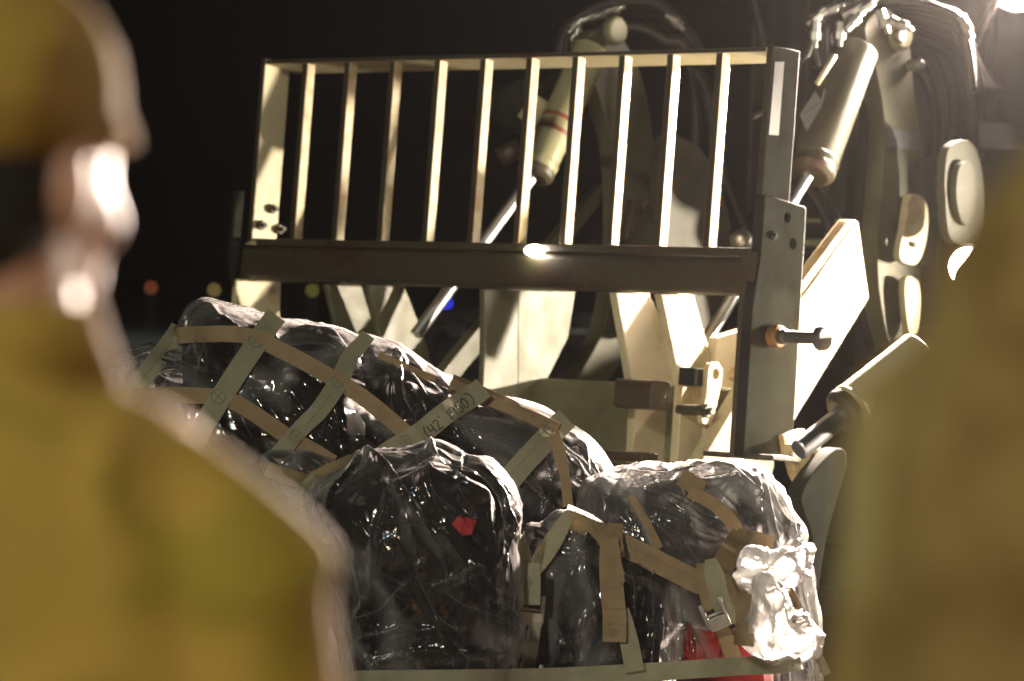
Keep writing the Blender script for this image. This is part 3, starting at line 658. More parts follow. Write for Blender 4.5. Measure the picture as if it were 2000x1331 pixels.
CR1 = [([(768, 700), (790, 790), (830, 880)], 16, .012), ([(772, 705), (830, 780), (905, 845)], 18, .014), ([(775, 700), (850, 745), (930, 800)], 14, .010), ([(760, 700), (765, 790), (780, 880)], 12, .008),
       ([(775, 712), (800, 800), (818, 860)], 8, .006), ([(780, 706), (860, 770), (880, 830)], 9, .006), ([(1120, 850), (1160, 920), (1190, 1010), (1225, 1060)], 18, .012), ([(1135, 870), (1150, 950), (1160, 1040)], 14, .010),
       ([(1170, 900), (1215, 980), (1290, 1060)], 16, .010), ([(600, 640), (640, 660), (690, 700)], 12, .008), ([(410, 590), (430, 620), (470, 650)], 12, .010), ([(520, 640), (560, 670), (650, 690)], 10, .007), ([(400, 700), (390, 740), (380, 800)], 10, .007),
       ([(470, 680), (450, 730), (455, 770)], 9, .007), ([(560, 770), (600, 810), (640, 800)], 10, .007), ([(640, 760), (660, 820), (655, 870)], 12, .008), ([(900, 840), (960, 860), (1050, 900)], 12, .007), ([(1000, 900), (1050, 960), (1090, 1000)], 12, .008),
       ([(950, 800), (1030, 830), (1100, 870)], 10, .006), ([(1060, 870), (1080, 930), (1060, 1000)], 10, .008)]
CR2 = [([(1290, 960), (1340, 985), (1400, 1005)], 8, .007), ([(1300, 975), (1350, 1000), (1420, 1030)], 8, .008), ([(1300, 995), (1360, 1015), (1430, 1050)], 8, .007), ([(1310, 1015), (1370, 1040), (1430, 1065)], 8, .007), ([(1480, 905), (1500, 970), (1520, 1050)], 12, .009),
       ([(1500, 915), (1535, 990), (1560, 1060)], 12, .010), ([(1470, 910), (1485, 980), (1500, 1050)], 10, .008), ([(1530, 960), (1560, 1030), (1575, 1100)], 10, .008), ([(1240, 920), (1300, 935), (1360, 930)], 12, .009), ([(1360, 915), (1430, 925), (1480, 960)], 12, .010),
       ([(1400, 960), (1440, 990), (1470, 1040)], 10, .008), ([(1560, 1080), (1580, 1180), (1600, 1250)], 12, .010), ([(1220, 960), (1260, 1000), (1330, 1080)], 14, .010), ([(1250, 950), (1310, 1020), (1370, 1110)], 12, .008)]
CR3 = [([(1060, 1060), (1150, 1090), (1240, 1110)], 10, .008), ([(1090, 1045), (1170, 1065), (1260, 1110), (1330, 1150)], 12, .009), ([(1220, 1100), (1240, 1200), (1235, 1330)], 12, .010), ([(1260, 1120), (1280, 1220), (1270, 1330)], 10, .008),
       ([(1300, 1130), (1310, 1220), (1300, 1320)], 10, .009), ([(1340, 1150), (1345, 1240), (1340, 1320)], 9, .008), ([(1110, 1120), (1100, 1200), (1130, 1290)], 12, .009), ([(1150, 1110), (1170, 1180), (1130, 1240), (1080, 1270)], 12, .009), ([(1400, 1150), (1440, 1220), (1450, 1300)], 10, .008)]
CR4 = [([(722, 880), (770, 920), (815, 1000), (860, 1080), (868, 1140)], 22, .020), ([(770, 930), (800, 1040), (812, 1120), (850, 1200), (900, 1235)], 18, .014), ([(850, 1145), (940, 1105)], 16, .012), ([(938, 1105), (970, 1160), (1012, 1225)], 22, .018),
       ([(850, 1148), (900, 1180), (1000, 1222)], 16, .012), ([(700, 890), (650, 960), (640, 1060)], 16, .012), ([(735, 1060), (725, 1150), (690, 1200)], 14, .012), ([(760, 960), (740, 1050), (745, 1120), (790, 1150)], 14, .010),
       ([(846, 858), (870, 900), (930, 925)], 14, .010), ([(900, 890), (900, 950), (930, 1000)], 12, .010), ([(700, 1250), (780, 1225), (850, 1228)], 14, .010), ([(680, 1210), (740, 1190), (800, 1140)], 12, .008), ([(640, 1000), (690, 1080), (700, 1160)], 12, .010),
       ([(880, 1060), (900, 1100), (880, 1140)], 10, .008), ([(1005, 1000), (990, 1080), (1000, 1180)], 14, .010), ([(730, 1290), (830, 1270), (960, 1280)], 12, .008), ([(820, 890), (845, 960), (890, 990)], 10, .008)]
M1 = [(150, 800), (215, 712), (290, 682), (345, 664), (352, 625), (366, 594), (395, 579), (440, 587), (500, 598), (548, 614), (610, 624), (665, 643), (700, 666), (728, 668), (790, 690), (850, 728), (905, 750), (955, 772), (1010, 784), (1065, 806), (1105, 830), (1145, 858), (1175, 892), (1200, 935), (1235, 985), (1280, 1030), (1330, 1075), (1370, 1140), (1390, 1250), (1380, 1500), (1350, 1900), (100, 1900), (60, 1300), (90, 950)]
GB = 'black kit bags wrapped in plastic under the net'
pillow('kit_bag', [(340, 740), (345, 680), (362, 604), (395, 585), (500, 604), (610, 630), (690, 662), (706, 760), (700, 900), (640, 1000), (560, 1010), (400, 900), (330, 800)], (520, 780), 9.42, 0.3, 0.4, 'nylon', bagd, 'black kit bag at the upper left end of the wrapped heap', 'bag', rings=50, spokes=160, group=GB)
pillow('kit_bag', [(700, 700), (728, 676), (790, 698), (900, 756), (1010, 792), (1100, 838), (1165, 892), (1200, 960), (1200, 1120), (1100, 1250), (900, 1250), (740, 1100), (690, 850)], (930, 960), 9.40, 0.36, 0.4, 'nylon', bagd, 'long black kit bag in the middle of the heap under the strap with handwriting', 'bag', rings=60, spokes=200, group=GB)
pillow('kit_bag', [(60, 860), (200, 800), (400, 850), (600, 960), (660, 1200), (640, 1600), (600, 1850), (60, 1850)], (360, 1250), 9.3, 0.3, 0.4, 'nylon', bagd, 'black kit bag low on the left of the heap, mostly behind the near soldier', 'bag', rings=40, spokes=120, group=GB)
S1 = pillow('plastic_sheet', M1, (760, 1060), 9.40, 0.42, 0.5, 'film_long', filmd(0.9, -50, 0.002), 'clear crumpled plastic sheet over the long main heap of black bags', 'plastic sheet', rings=230, spokes=760, creases=CR1)
M2 = [(1130, 985), (1160, 930), (1195, 915), (1250, 906), (1300, 912), (1350, 907), (1400, 902), (1440, 896), (1478, 900), (1508, 915), (1532, 950), (1556, 990), (1585, 1030), (1588, 1075), (1597, 1110), (1604, 1170), (1613, 1235), (1610, 1400), (1590, 1900), (1200, 1900), (1120, 1300)]
pillow('kit_bag', [(1170, 960), (1210, 930), (1300, 922), (1440, 906), (1490, 912), (1520, 950), (1560, 1010), (1572, 1100), (1560, 1200), (1400, 1250), (1220, 1200), (1160, 1080)], (1360, 1070), 9.2, 0.30, 0.3, 'nylon', bagd, 'black kit bag at the right end of the heap, highest on that side', 'bag', rings=50, spokes=160, group=GB)
S2 = pillow('plastic_sheet', M2, (1360, 1150), 9.20, 0.40, 0.35, 'film_right', filmd(1.0, -62, 0.002), 'clear plastic sheet stretched over the right-hand end of the heap', 'plastic sheet', rings=170, spokes=620, creases=CR2)
M3 = [(1010, 1060), (1060, 1020), (1110, 1000), (1180, 1030), (1280, 1080), (1370, 1120), (1440, 1130), (1490, 1180), (1520, 1250), (1540, 1400), (1540, 1900), (960, 1900), (980, 1400)]
pillow('kit_bag', [(1030, 1110), (1110, 1060), (1190, 1080), (1300, 1120), (1340, 1200), (1300, 1330), (1280, 1850), (990, 1850), (1000, 1300)], (1150, 1330), 8.95, 0.22, 0.3, 'nylon', bagd, 'black kit bag standing low in the centre behind the buckled straps', 'bag', rings=40, spokes=120, group=GB)
pillow('red_bag', [(1318, 1215), (1338, 1190), (1362, 1205), (1420, 1215), (1500, 1225), (1530, 1290), (1530, 1850), (1300, 1850), (1308, 1280)], (1420, 1360), 8.87, 0.22, 0.25, 'red', bagd, 'bright red bag low on the right under the plastic', 'bag', rings=40, spokes=120)
S3 = pillow('plastic_sheet', M3, (1250, 1350), 8.92, 0.26, 0.25, 'film_hang', filmd(1.0, -88, 0.004, 0.22), 'clear plastic sheet hanging in folds behind the buckled straps at the centre', 'plastic sheet', rings=150, spokes=520, creases=CR3)
M4 = [(602, 990), (615, 955), (650, 925), (690, 893), (730, 874), (790, 868), (846, 855), (885, 870), (912, 888), (950, 897), (985, 925), (1008, 955), (1016, 1000), (1012, 1060), (1018, 1120), (1012, 1180), (1024, 1225), (1030, 1250), (1014, 1290), (1000, 1400), (1000, 1900), (640, 1900), (650, 1300), (625, 1150)]
pillow('kit_bag', [(622, 985), (660, 930), (725, 890), (800, 886), (850, 875), (920, 905), (985, 950), (995, 1040), (995, 1180), (1000, 1400), (990, 1850), (660, 1850), (660, 1300), (640, 1130)], (815, 1100), 8.72, 0.27, 0.3, 'nylon', bagd, 'bulky black kit bag in front of the heap with a red patch on it', 'bag', rings=70, spokes=220, group=GB)
S4 = pillow('plastic_bag', M4, (815, 1110), 8.70, 0.32, 0.28, 'film_bag', filmd(1.0, -60, -0.002, 0.4), 'clear plastic bag pulled over the bulky black bag in front', 'plastic bag', rings=220, spokes=640, creases=CR4)
M5 = [(520, 900), (560, 885), (600, 880), (640, 890), (665, 905), (640, 930), (600, 965), (560, 960)]
S5 = pillow('plastic_bag', M5, (595, 922), 8.98, 0.06, 0.06, 'film_milky', filmd(0.8, -10), 'small wrinkled plastic bag tucked left of the bulky front bag', 'plastic bag', rings=60, spokes=200)
M6 = [(1432, 1110), (1440, 1080), (1462, 1066), (1500, 1070), (1540, 1060), (1572, 1062), (1590, 1085), (1588, 1120), (1570, 1140), (1545, 1150), (1520, 1150), (1490, 1162), (1450, 1165), (1430, 1140)]
def bunch(p):
    q = Vector((p.x * 1.0, p.y, p.z * 0.45)) + noise.noise_vector(p * 9) * 0.02
    return 0.0 + lump(p, 9, 0.026) + man(q, 9) * 0.016 + man(q + Vector((3, 3, 3)), 24) * 0.006
S6 = pillow('plastic_bunch', M6, (1508, 1110), 8.62, 0.09, 0.08, 'film_white', bunch, 'white bunched knot of plastic sheet at the upper right of the heap', 'bunched plastic', rings=110, spokes=400, n=2.4, pleat=(9, .014))
M7 = [(1478, 1130), (1530, 1140), (1556, 1190), (1584, 1212), (1604, 1240), (1606, 1270), (1585, 1300), (1556, 1322), (1520, 1310), (1480, 1270), (1455, 1240), (1468, 1185)]
S7 = pillow('plastic_bunch', M7, (1535, 1240), 8.50, 0.12, 0.08, 'film_white', bunch, 'white and red tinted bunch of plastic hanging at the lower right corner', 'bunched plastic', rings=110, spokes=400, n=2.4, pleat=(9, .014))
M8 = [(1466, 1130), (1500, 1140), (1512, 1180), (1500, 1240), (1470, 1262), (1458, 1200)]
S8 = pillow('plastic_bunch', M8, (1485, 1195), 8.60, 0.05, 0.05, 'film_milky', bunch, 'thin pleated strip of plastic between the two white bunches', 'bunched plastic', rings=80, spokes=260, n=2.2, pleat=(9, .008))
# red square patch on the front bag, seen through the film
def bvh_of(obs):
    vs, fs = [], []
    for o in obs:
        b = len(vs); off = o.location
        vs += [v.co + off for v in o.data.vertices]; fs += [tuple(i + b for i in p_.vertices) for p_ in o.data.polygons]
    return BVHTree.FromPolygons(vs, fs)
TREE = bvh_of([S1, S2, S3, S4, S5, S6, S7, S8]); REAR = bvh_of([S1, S2])
def surf(px, py, tree=None, dflt=8.9):
    d = ray(px, py); h = (tree or TREE).ray_cast(CAM, d.normalized(), 60)
    return (h[0] - CAM).dot(fw) if h[0] else dflt
T4 = bvh_of([S4])
bm = bmesh.new(); q = [(882, 1024), (897, 1006), (931, 1018), (921, 1044), (903, 1047)]
f_ = bm.faces.new([bm.verts.new(P(x, y, surf(x, y, T4) + 0.012)) for x, y in q]); bmesh.ops.triangulate(bm, faces=[f_])
r = bmesh.ops.extrude_face_region(bm, geom=bm.faces[:])
for v_ in r['geom']:
    if isinstance(v_, bmesh.types.BMVert): v_.co += Vector((0, 0.003, 0))
lc = P(905, 1047, 8.4)
tag(link('red_patch', bm, M['redpatch'], loc=lc), 'small bright red square patch on the bulky front bag', 'patch')

# cargo net ----------------------------------------------------------------
nl = P(900, 1000, 8.6); NET = empty('cargo_net', (nl.x, nl.y, 0.2), 'green and tan webbing cargo net with buckles strapped over the plastic-wrapped heap', 'cargo net')
def strap(px, wd, mat='web_green', lift=0.008, twist=None, name='strap', tree=None, win=5):
    CT = REAR if tree == 'rear' else TREE
    pts = spline([(p_[0], p_[1], p_[2] if len(p_) > 2 else wd, p_[3] if len(p_) > 3 else 0) for p_ in px], 10)
    # resample evenly
    acc = [0]
    for a, b in zip(pts, pts[1:]): acc.append(acc[-1] + math.hypot(b[0] - a[0], b[1] - a[1]))
    N = max(4, int(acc[-1] / 8)); rs = []
    for i in range(N + 1):
        s = acc[-1] * i / N; k = max(0, min(len(acc) - 2, next((j for j in range(len(acc) - 1) if acc[j + 1] >= s), len(acc) - 2)))
        t = (s - acc[k]) / max(1e-6, acc[k + 1] - acc[k]); rs.append([pts[k][j] + (pts[k + 1][j] - pts[k][j]) * t for j in range(4)])
    W = 4; rows = []
    for i, (x, y, w_, dz) in enumerate(rs):
        x0, y0 = rs[max(0, i - 1)][:2]; x1, y1 = rs[min(N, i + 1)][:2]; l = math.hypot(x1 - x0, y1 - y0) or 1
        nx, ny = -(y1 - y0) / l, (x1 - x0) / l
        row = []
        for j in range(W + 1):
            s = (j / W - 0.5) * w_
            X, Y = x + nx * s, y + ny * s
            row.append([X, Y, surf(X, Y, CT, dflt=99), dz])
        ok = [r_[2] for r_ in row if r_[2] < 50]
        mn = (min(ok) * 0.6 + sum(ok) / len(ok) * 0.4) if ok else None
        for r_ in row: r_[2] = mn if mn is None or r_[2] > 50 else r_[2] * 0.2 + mn * 0.8
        rows.append(row)
    good = [i for i, r_ in enumerate(rows) if r_[0][2] is not None]
    for i, r_ in enumerate(rows):
        if r_[0][2] is None:
            g = min(good, key=lambda q_: abs(q_ - i)) if good else None
            for j, e in enumerate(r_):   # past the ridge: bend over and run down the far side
                if good: e[0], e[1], e[2] = rows[g][j][0], rows[g][j][1] + 0.6 * abs(g - i), rows[g][j][2] + 0.022 * abs(g - i)
                else: e[2] = 8.8
    D = np.array([[e[2] for e in r_] for r_ in rows]); D2 = D.copy()
    for i in range(N + 1):
        a, b = max(0, i - win), min(N, i + win); seg = D[a:b + 1]; D2[i] = np.minimum(seg.mean(0), D[i] + (0.004 if win < 10 else 0.001))
    for _ in range(2):
        D3 = D2.copy()
        for i in range(1, N): D3[i] = (D2[i - 1] + D2[i] * 2 + D2[i + 1]) / 4
        D2 = D3
    bm = bmesh.new(); F_, B_ = [], []
    for i, r_ in enumerate(rows):
        F_.append([bm.verts.new(P(e[0], e[1], D2[i][j] - lift - e[3])) for j, e in enumerate(r_)])
        B_.append([bm.verts.new(P(e[0], e[1], D2[i][j] - lift - e[3] + 0.0045)) for j, e in enumerate(r_)])
    for i in range(N):
        for j in range(W):
            bm.faces.new((F_[i][j], F_[i][j + 1], F_[i + 1][j + 1], F_[i + 1][j])); bm.faces.new((B_[i][j], B_[i + 1][j], B_[i + 1][j + 1], B_[i][j + 1]))
        bm.faces.new((F_[i][0], F_[i + 1][0], B_[i + 1][0], B_[i][0])); bm.faces.new((F_[i][W], B_[i][W], B_[i + 1][W], F_[i + 1][W]))
    for i in (0, N):
        for j in range(W): bm.faces.new((F_[i][j], B_[i][j], B_[i][j + 1], F_[i][j + 1]))
    tree = BVHTree.FromBMesh(bm)
    o = link(name, bm, M[mat], NET, True); o.data.set_sharp_from_angle(angle=math.radians(50))
    return o, tree
def mark(px, tree, parent, mat='ink', wd=1.8, name='writing', n=1):
    """Thin ink or thread line lying on a strap, following photograph pixels."""
    pts = []
    for a, b in zip(px, px[1:]):
        k = max(1, int(math.hypot(b[0] - a[0], b[1] - a[1]) / 4))
        pts += [(a[0] + (b[0] - a[0]) * t / k, a[1] + (b[1] - a[1]) * t / k) for t in range(k)]
    pts.append(px[-1]); out = []
    for i, (x, y) in enumerate(pts):
        x0, y0 = pts[max(0, i - 1)]; x1, y1 = pts[min(len(pts) - 1, i + 1)]; l = math.hypot(x1 - x0, y1 - y0) or 1
        nx, ny = -(y1 - y0) / l * wd / 2, (x1 - x0) / l * wd / 2
        h = tree.ray_cast(CAM, ray(x, y).normalized(), 60)
        if not h[0]: continue
        d = (h[0] - CAM).dot(fw) - 0.0015; out.append((P(x + nx, y + ny, d), P(x - nx, y - ny, d)))
    return out
def marks(lines, tree, parent, mat='ink', wd=1.8, name='writing'):
    bm = bmesh.new()
    for ln in lines:
        q = mark(ln, tree, parent, mat, wd)
        for (a, b), (c, d) in zip(q, q[1:]):
            v = [bm.verts.new(x) for x in (a, c, d, b)]
            v2 = [bm.verts.new(x + fw * 0.0006) for x in (a, c, d, b)]
            bm.faces.new(v); bm.faces.new(v2[::-1])
            for i in range(4): bm.faces.new((v[i], v[(i + 1) % 4], v2[(i + 1) % 4], v2[i]))
    if not bm.verts: bm.free(); return
    link(name, bm, M[mat], parent)
def circ(x, y, r, ry=None):
    ry = ry or r
    c = [(x + r * math.cos(a), y + ry * math.sin(a)) for a in [k * math.tau / 14 for k in range(15)]]
    return [c, [(x - r * .6, y - ry * .6), (x + r * .6, y + ry * .6)], [(x - r * .6, y + ry * .6), (x + r * .6, y - ry * .6)]]
def dash(pts, a=5, b=3):
    out = []
    for p0, p1 in zip(pts, pts[1:]):
        l = math.hypot(p1[0] - p0[0], p1[1] - p0[1]); k = int(l / (a + b))
        for i in range(k):
            t0, t1 = i * (a + b) / l, (i * (a + b) + a) / l
            out.append([(p0[0] + (p1[0] - p0[0]) * t0, p0[1] + (p1[1] - p0[1]) * t0), (p0[0] + (p1[0] - p0[0]) * t1, p0[1] + (p1[1] - p0[1]) * t1)])
    return out
# tan straps (under)
h1, t1 = strap([(345, 656), (400, 653), (480, 656), (560, 690), (660, 745), (720, 785), (800, 852), (860, 900)], 32, 'web_tan', 0.008, tree='rear')
h2, t2 = strap([(230, 776), (350, 772), (430, 778), (480, 798), (560, 852), (610, 880), (650, 905)], 32, 'web_tan', 0.008, tree='rear')
h3, t3 = strap([(880, 748), (960, 782), (1040, 818), (1088, 842)], 36, 'web_tan', 0.008, tree='rear')
marks(dash([(960, 776), (1040, 812), (1080, 830)]), t3, h3, 'thread', 1.4, 'stitching')
strap([(1078, 850, 30), (1092, 880, 24), (1103, 930, 20), (1110, 990, 20)], 24, 'web_tan', 0.012, tree='rear')
strap([(740, 694), (800, 720), (850, 742)], 14, 'web_tan', 0.004, tree='rear')
strap([(1232, 968), (1262, 1020), (1288, 1072)], 16, 'web_tan', 0.006, tree='rear')
# green straps (over)
s0, q0 = strap([(352, 640), (338, 662), (300, 712), (262, 765), (215, 850)], 38, tree='rear')
marks(dash([(335, 668), (300, 712), (262, 765)]), q0, s0, 'thread', 1.4, 'stitching')
s1, q1 = strap([(560, 590), (543, 612), (505, 665), (455, 740), (422, 792), (375, 870)], 42, lift=0.014, tree='rear', win=13)
marks(circ(500, 665, 14) + circ(426, 775, 14), q1, s1, 'thread', 1.3, 'stitching')
s2, q2 = strap([(728, 640, 28), (712, 664, 30), (682, 700, 34), (665, 740, 38), (625, 800, 36), (590, 835, 34), (535, 898, 34)], 36, lift=0.014, tree='rear', win=13)
marks(circ(660, 745, 12) + circ(578, 852, 12) + dash([(650, 765), (625, 800), (588, 842)]), q2, s2, 'thread', 1.3, 'stitching')
s3, q3 = strap([(962, 740), (935, 765), (870, 808), (820, 848), (760, 884), (700, 930)], 44, lift=0.014, tree='rear', win=13)
s4, q4 = strap([(1125, 800), (1098, 826), (1060, 865), (1018, 910), (970, 968)], 46, lift=0.014, tree='rear', win=13)
marks(circ(1066, 842, 14) + dash([(1050, 868), (1018, 905), (985, 945)]), q4, s4, 'thread', 1.3, 'stitching')
# handwriting on the strap: (42' 1950)
def write(text_strokes, ox, oy, e1, e2, sc):
    out = []
    for adv, strokes in text_strokes:
        for st in strokes:
            out.append([(ox + (e1[0] * (adv + x) + e2[0] * y) * sc, oy + (e1[1] * (adv + x) + e2[1] * y) * sc) for x, y in st])
    return out
G = {'(': [[(.35, 1.15), (.12, .85), (.05, .5), (.12, .15), (.35, -.15)]], ')': [[(.05, 1.15), (.28, .85), (.35, .5), (.28, .15), (.05, -.15)]],
     '4': [[(.05, 1), (.02, .45), (.5, .45)], [(.45, .95), (.42, 0)]], '2': [[(.02, .8), (.15, 1), (.4, .95), (.42, .7), (.05, .05), (.55, .05)]],
     "'": [[(.1, 1.1), (.08, .85)]], '1': [[(.2, 1), (.18, 0)]], '9': [[(.45, .85), (.25, 1), (.05, .8), (.15, .55), (.42, .6), (.45, .9), (.42, 0)]],
     '5': [[(.5, 1), (.12, 1), (.08, .6), (.35, .6), (.48, .3), (.3, .02), (.02, .1)]], '0': [[(.25, 1), (.05, .7), (.08, .2), (.28, 0), (.48, .3), (.45, .8), (.25, 1)]]}
seq = [('(', 0), ('4', .5), ('2', 1.15), ("'", 1.8), ('1', 2.55), ('9', 2.95), ('5', 3.6), ('0', 4.2), (')', 4.95)]
marks(write([(a, G[g]) for g, a in seq], 838, 858, (.775, -.632), (-.632, -.775), 22), q3, s3, 'ink', 2.6)
marks(circ(792, 862, 11), q3, s3, 'thread', 1.2, 'stitching')
# front straps
l1, r1 = strap([(1102, 1006), (1140, 1022), (1180, 1046), (1240, 1076), (1300, 1106), (1372, 1142)], 44, 'web_tan', 0.018)
marks(dash([(1120, 1008), (1180, 1042), (1300, 1102), (1360, 1132)]), r1, l1, 'thread', 1.3, 'stitching')
strap([(1112, 1003, 20), (1088, 1045, 34), (1062, 1085, 36), (1042, 1115, 30)], 34, 'web_green', 0.03)
strap([(1016, 1045, 20), (1024, 1085, 26), (1034, 1112, 28)], 26, 'web_green', 0.03)
l3, r3 = strap([(1034, 1100, 40), (1034, 1140, 44), (1034, 1182, 42)], 42, 'web_green', 0.04)
marks(circ(1033, 1136, 7), r3, l3, 'thread', 1.2, 'stitching')
strap([(1046, 1215, 22), (1038, 1260, 28), (1032, 1300, 28), (1030, 1360, 28)], 28, 'web_green', 0.03)
l4, r4 = strap([(1190, 1052, 34), (1192, 1100, 44), (1196, 1160, 46), (1200, 1200, 46), (1200, 1254, 46)], 46, 'web_tan', 0.05)
marks([[(1180, 1222), (1200, 1218), (1222, 1224)], [(1180, 1190), (1222, 1190)]] + circ(1198, 1236, 8), r4, l4, 'thread', 1.3, 'stitching')
strap([(1202, 1022, 30), (1200, 1050, 32), (1206, 1080, 26)], 30, 'web_tan', 0.065)
strap([(1206, 1090, 10), (1212, 1120, 14), (1214, 1140, 10)], 12, 'web_tan', 0.06)
strap([(1214, 1190, 28), (1228, 1250, 36), (1240, 1312, 38)], 36, 'web_green', 0.03)
strap([(1328, 932, 34), (1352, 945, 36), (1372, 958, 36)], 34, 'web_tan', 0.008)
strap([(1345, 962, 22), (1392, 984, 26), (1425, 1015, 28), (1444, 1046, 28)], 26, 'web_tan', 0.010)
strap([(1446, 1040, 34), (1430, 1070, 42), (1405, 1112, 42)], 40, 'web_tan', 0.012)
strap([(1440, 1046, 28), (1470, 1054, 34), (1510, 1064, 34)], 34, 'web_tan', 0.010)
strap([(1372, 1100, 24), (1378, 1150, 30), (1392, 1190, 34)], 30, 'web_tan', 0.03)
l7, r7 = strap([(1388, 1092, 22), (1392, 1112, 34), (1404, 1150, 44), (1422, 1195, 48), (1426, 1220, 40)], 44, 'web_green', 0.07, win=8)
strap([(1424, 1118, 20), (1440, 1160, 34), (1458, 1195, 44), (1452, 1262, 40)], 38, 'web_tan', 0.02)
strap([(1408, 1225, 26), (1424, 1262, 32), (1440, 1308, 34)], 30, 'web_tan', 0.03)
strap([(1538, 1150, 18), (1552, 1185, 26), (1560, 1215, 24)], 24, 'web_tan', 0.012)
strap([(620, 938), (590, 968), (575, 990)], 36, 'web_green', 0.01)
strap([(690, 895, 20), (650, 918, 30), (612, 940, 36)], 32, 'web_tan', 0.008)
strap([(520, 915), (560, 930), (610, 945)], 30, 'web_tan', 0.004)
strap([(600, 1331), (700, 1328), (900, 1326), (1100, 1322), (1300, 1311), (1440, 1302), (1520, 1298), (1565, 1290)], 36, 'web_green', 0.02, win=14)
strap([(1600, 1284, 16), (1616, 1320, 18), (1640, 1370, 18)], 18, 'web_green', 0.01)
# buckles
def buckle(cx, cy, d, ang, s=1.0):
    c = P(cx, cy, d); k = d / F * s
    ca, sa = math.cos(ang), math.sin(ang); X = cr * ca - cu * sa; Y = -cr * sa - cu * ca; Z = -fw
    def bb(bm, x0, x1, y0, y1, z0, z1):
        pts = [(x0, y0, z0), (x1, y0, z0), (x1, y1, z0), (x0, y1, z0), (x0, y0, z1), (x1, y0, z1), (x1, y1, z1), (x0, y1, z1)]
        hexa(bm, [c + X * x * k + Y * y * k + Z * z * k for x, y, z in pts])
    bm = bmesh.new(); bb(bm, -26, -17, -24, 30, -4, 12); bb(bm, 17, 26, -24, 30, -4, 12); bb(bm, -16.5, 16.5, 2, 8, -2, 6)
    o = link('buckle', bm, M['steel'], NET, bevel=0.0015)
    bm = bmesh.new(); bb(bm, -20, 24, 9, 36, 12.5, 20); link('lever', bm, M['steel'], o, bevel=0.0015)
buckle(1038, 1186, surf(1038, 1186) - 0.055, 0.12)
buckle(1394, 1196, surf(1394, 1196) - 0.06, -0.4, 0.95)
buckle(1036, 1318, surf(1036, 1318) - 0.05, 0.1, 0.9)
# pallet carrying the heap
bm = bmesh.new(); wbox(bm, -1.25, 0.95, 8.2, 10.0, 0.10, 0.155)
pal = link('cargo_pallet', bm, M['alu'], loc=(0, 9, 0), bevel=0.006); tag(pal, 'flat aluminium cargo pallet under the wrapped heap', 'pallet')
for y0 in (8.25, 9.05, 9.85):
    bm = bmesh.new(); wbox(bm, -1.2, 0.9, y0, y0 + 0.1, 0.0, 0.0985); link('runner', bm, M['body'], pal)
# ------------------------------------------------------------------ people
def blend(name, build, mat, parent, voxel=0.011, smooth=4, extra=None):
    """Loft several limbs into one bmesh, fuse them by a voxel remesh into one continuous skin."""
    bm = bmesh.new(); build(bm); bmesh.ops.recalc_face_normals(bm, faces=bm.faces)
    me = bpy.data.meshes.new('tmp'); bm.to_mesh(me); bm.free()
    o = bpy.data.objects.new('tmp', me); COL.objects.link(o)
    r = o.modifiers.new('r', 'REMESH'); r.mode = 'VOXEL'; r.voxel_size = voxel; r.use_smooth_shade = True
    s = o.modifiers.new('s', 'SMOOTH'); s.factor = 0.5; s.iterations = smooth
    dg = bpy.context.evaluated_depsgraph_get(); me2 = bpy.data.meshes.new_from_object(o.evaluated_get(dg)); me2.name = name
    bpy.data.objects.remove(o); bpy.data.meshes.remove(me)
    if extra:
        nr = [v.normal.copy() for v in me2.vertices]
        for v, nn in zip(me2.vertices, nr): v.co += nn * extra(v.co)
    me2.materials.clear(); me2.materials.append(M[mat])
    for p_ in me2.polygons: p_.use_smooth = True
    q = bpy.data.objects.new(name, me2); COL.objects.link(q); q.parent = parent; return q
def eloft(bm, rings, seg=28):
    """rings: (cx, cy, cz, rx, ry)"""
    rr = [[bm.verts.new((cx + rx * math.cos(t), cy + ry * math.sin(t), cz)) for t in [k * math.tau / seg for k in range(seg)]] for cx, cy, cz, rx, ry in rings]
    for a, b in zip(rr, rr[1:]):
        for k in range(seg): bm.faces.new((a[k], a[(k + 1) % seg], b[(k + 1) % seg], b[k]))
    bm.faces.new(rr[0][::-1]); bm.faces.new(rr[-1])
def ball(bm, c, s, rot=None):
    mt = Matrix.Translation(c) @ (rot or Matrix.Identity(4)) @ Matrix.Diagonal((*s, 1)); bmesh.ops.create_uvsphere(bm, u_segments=20, v_segments=14, radius=1, matrix=mt)
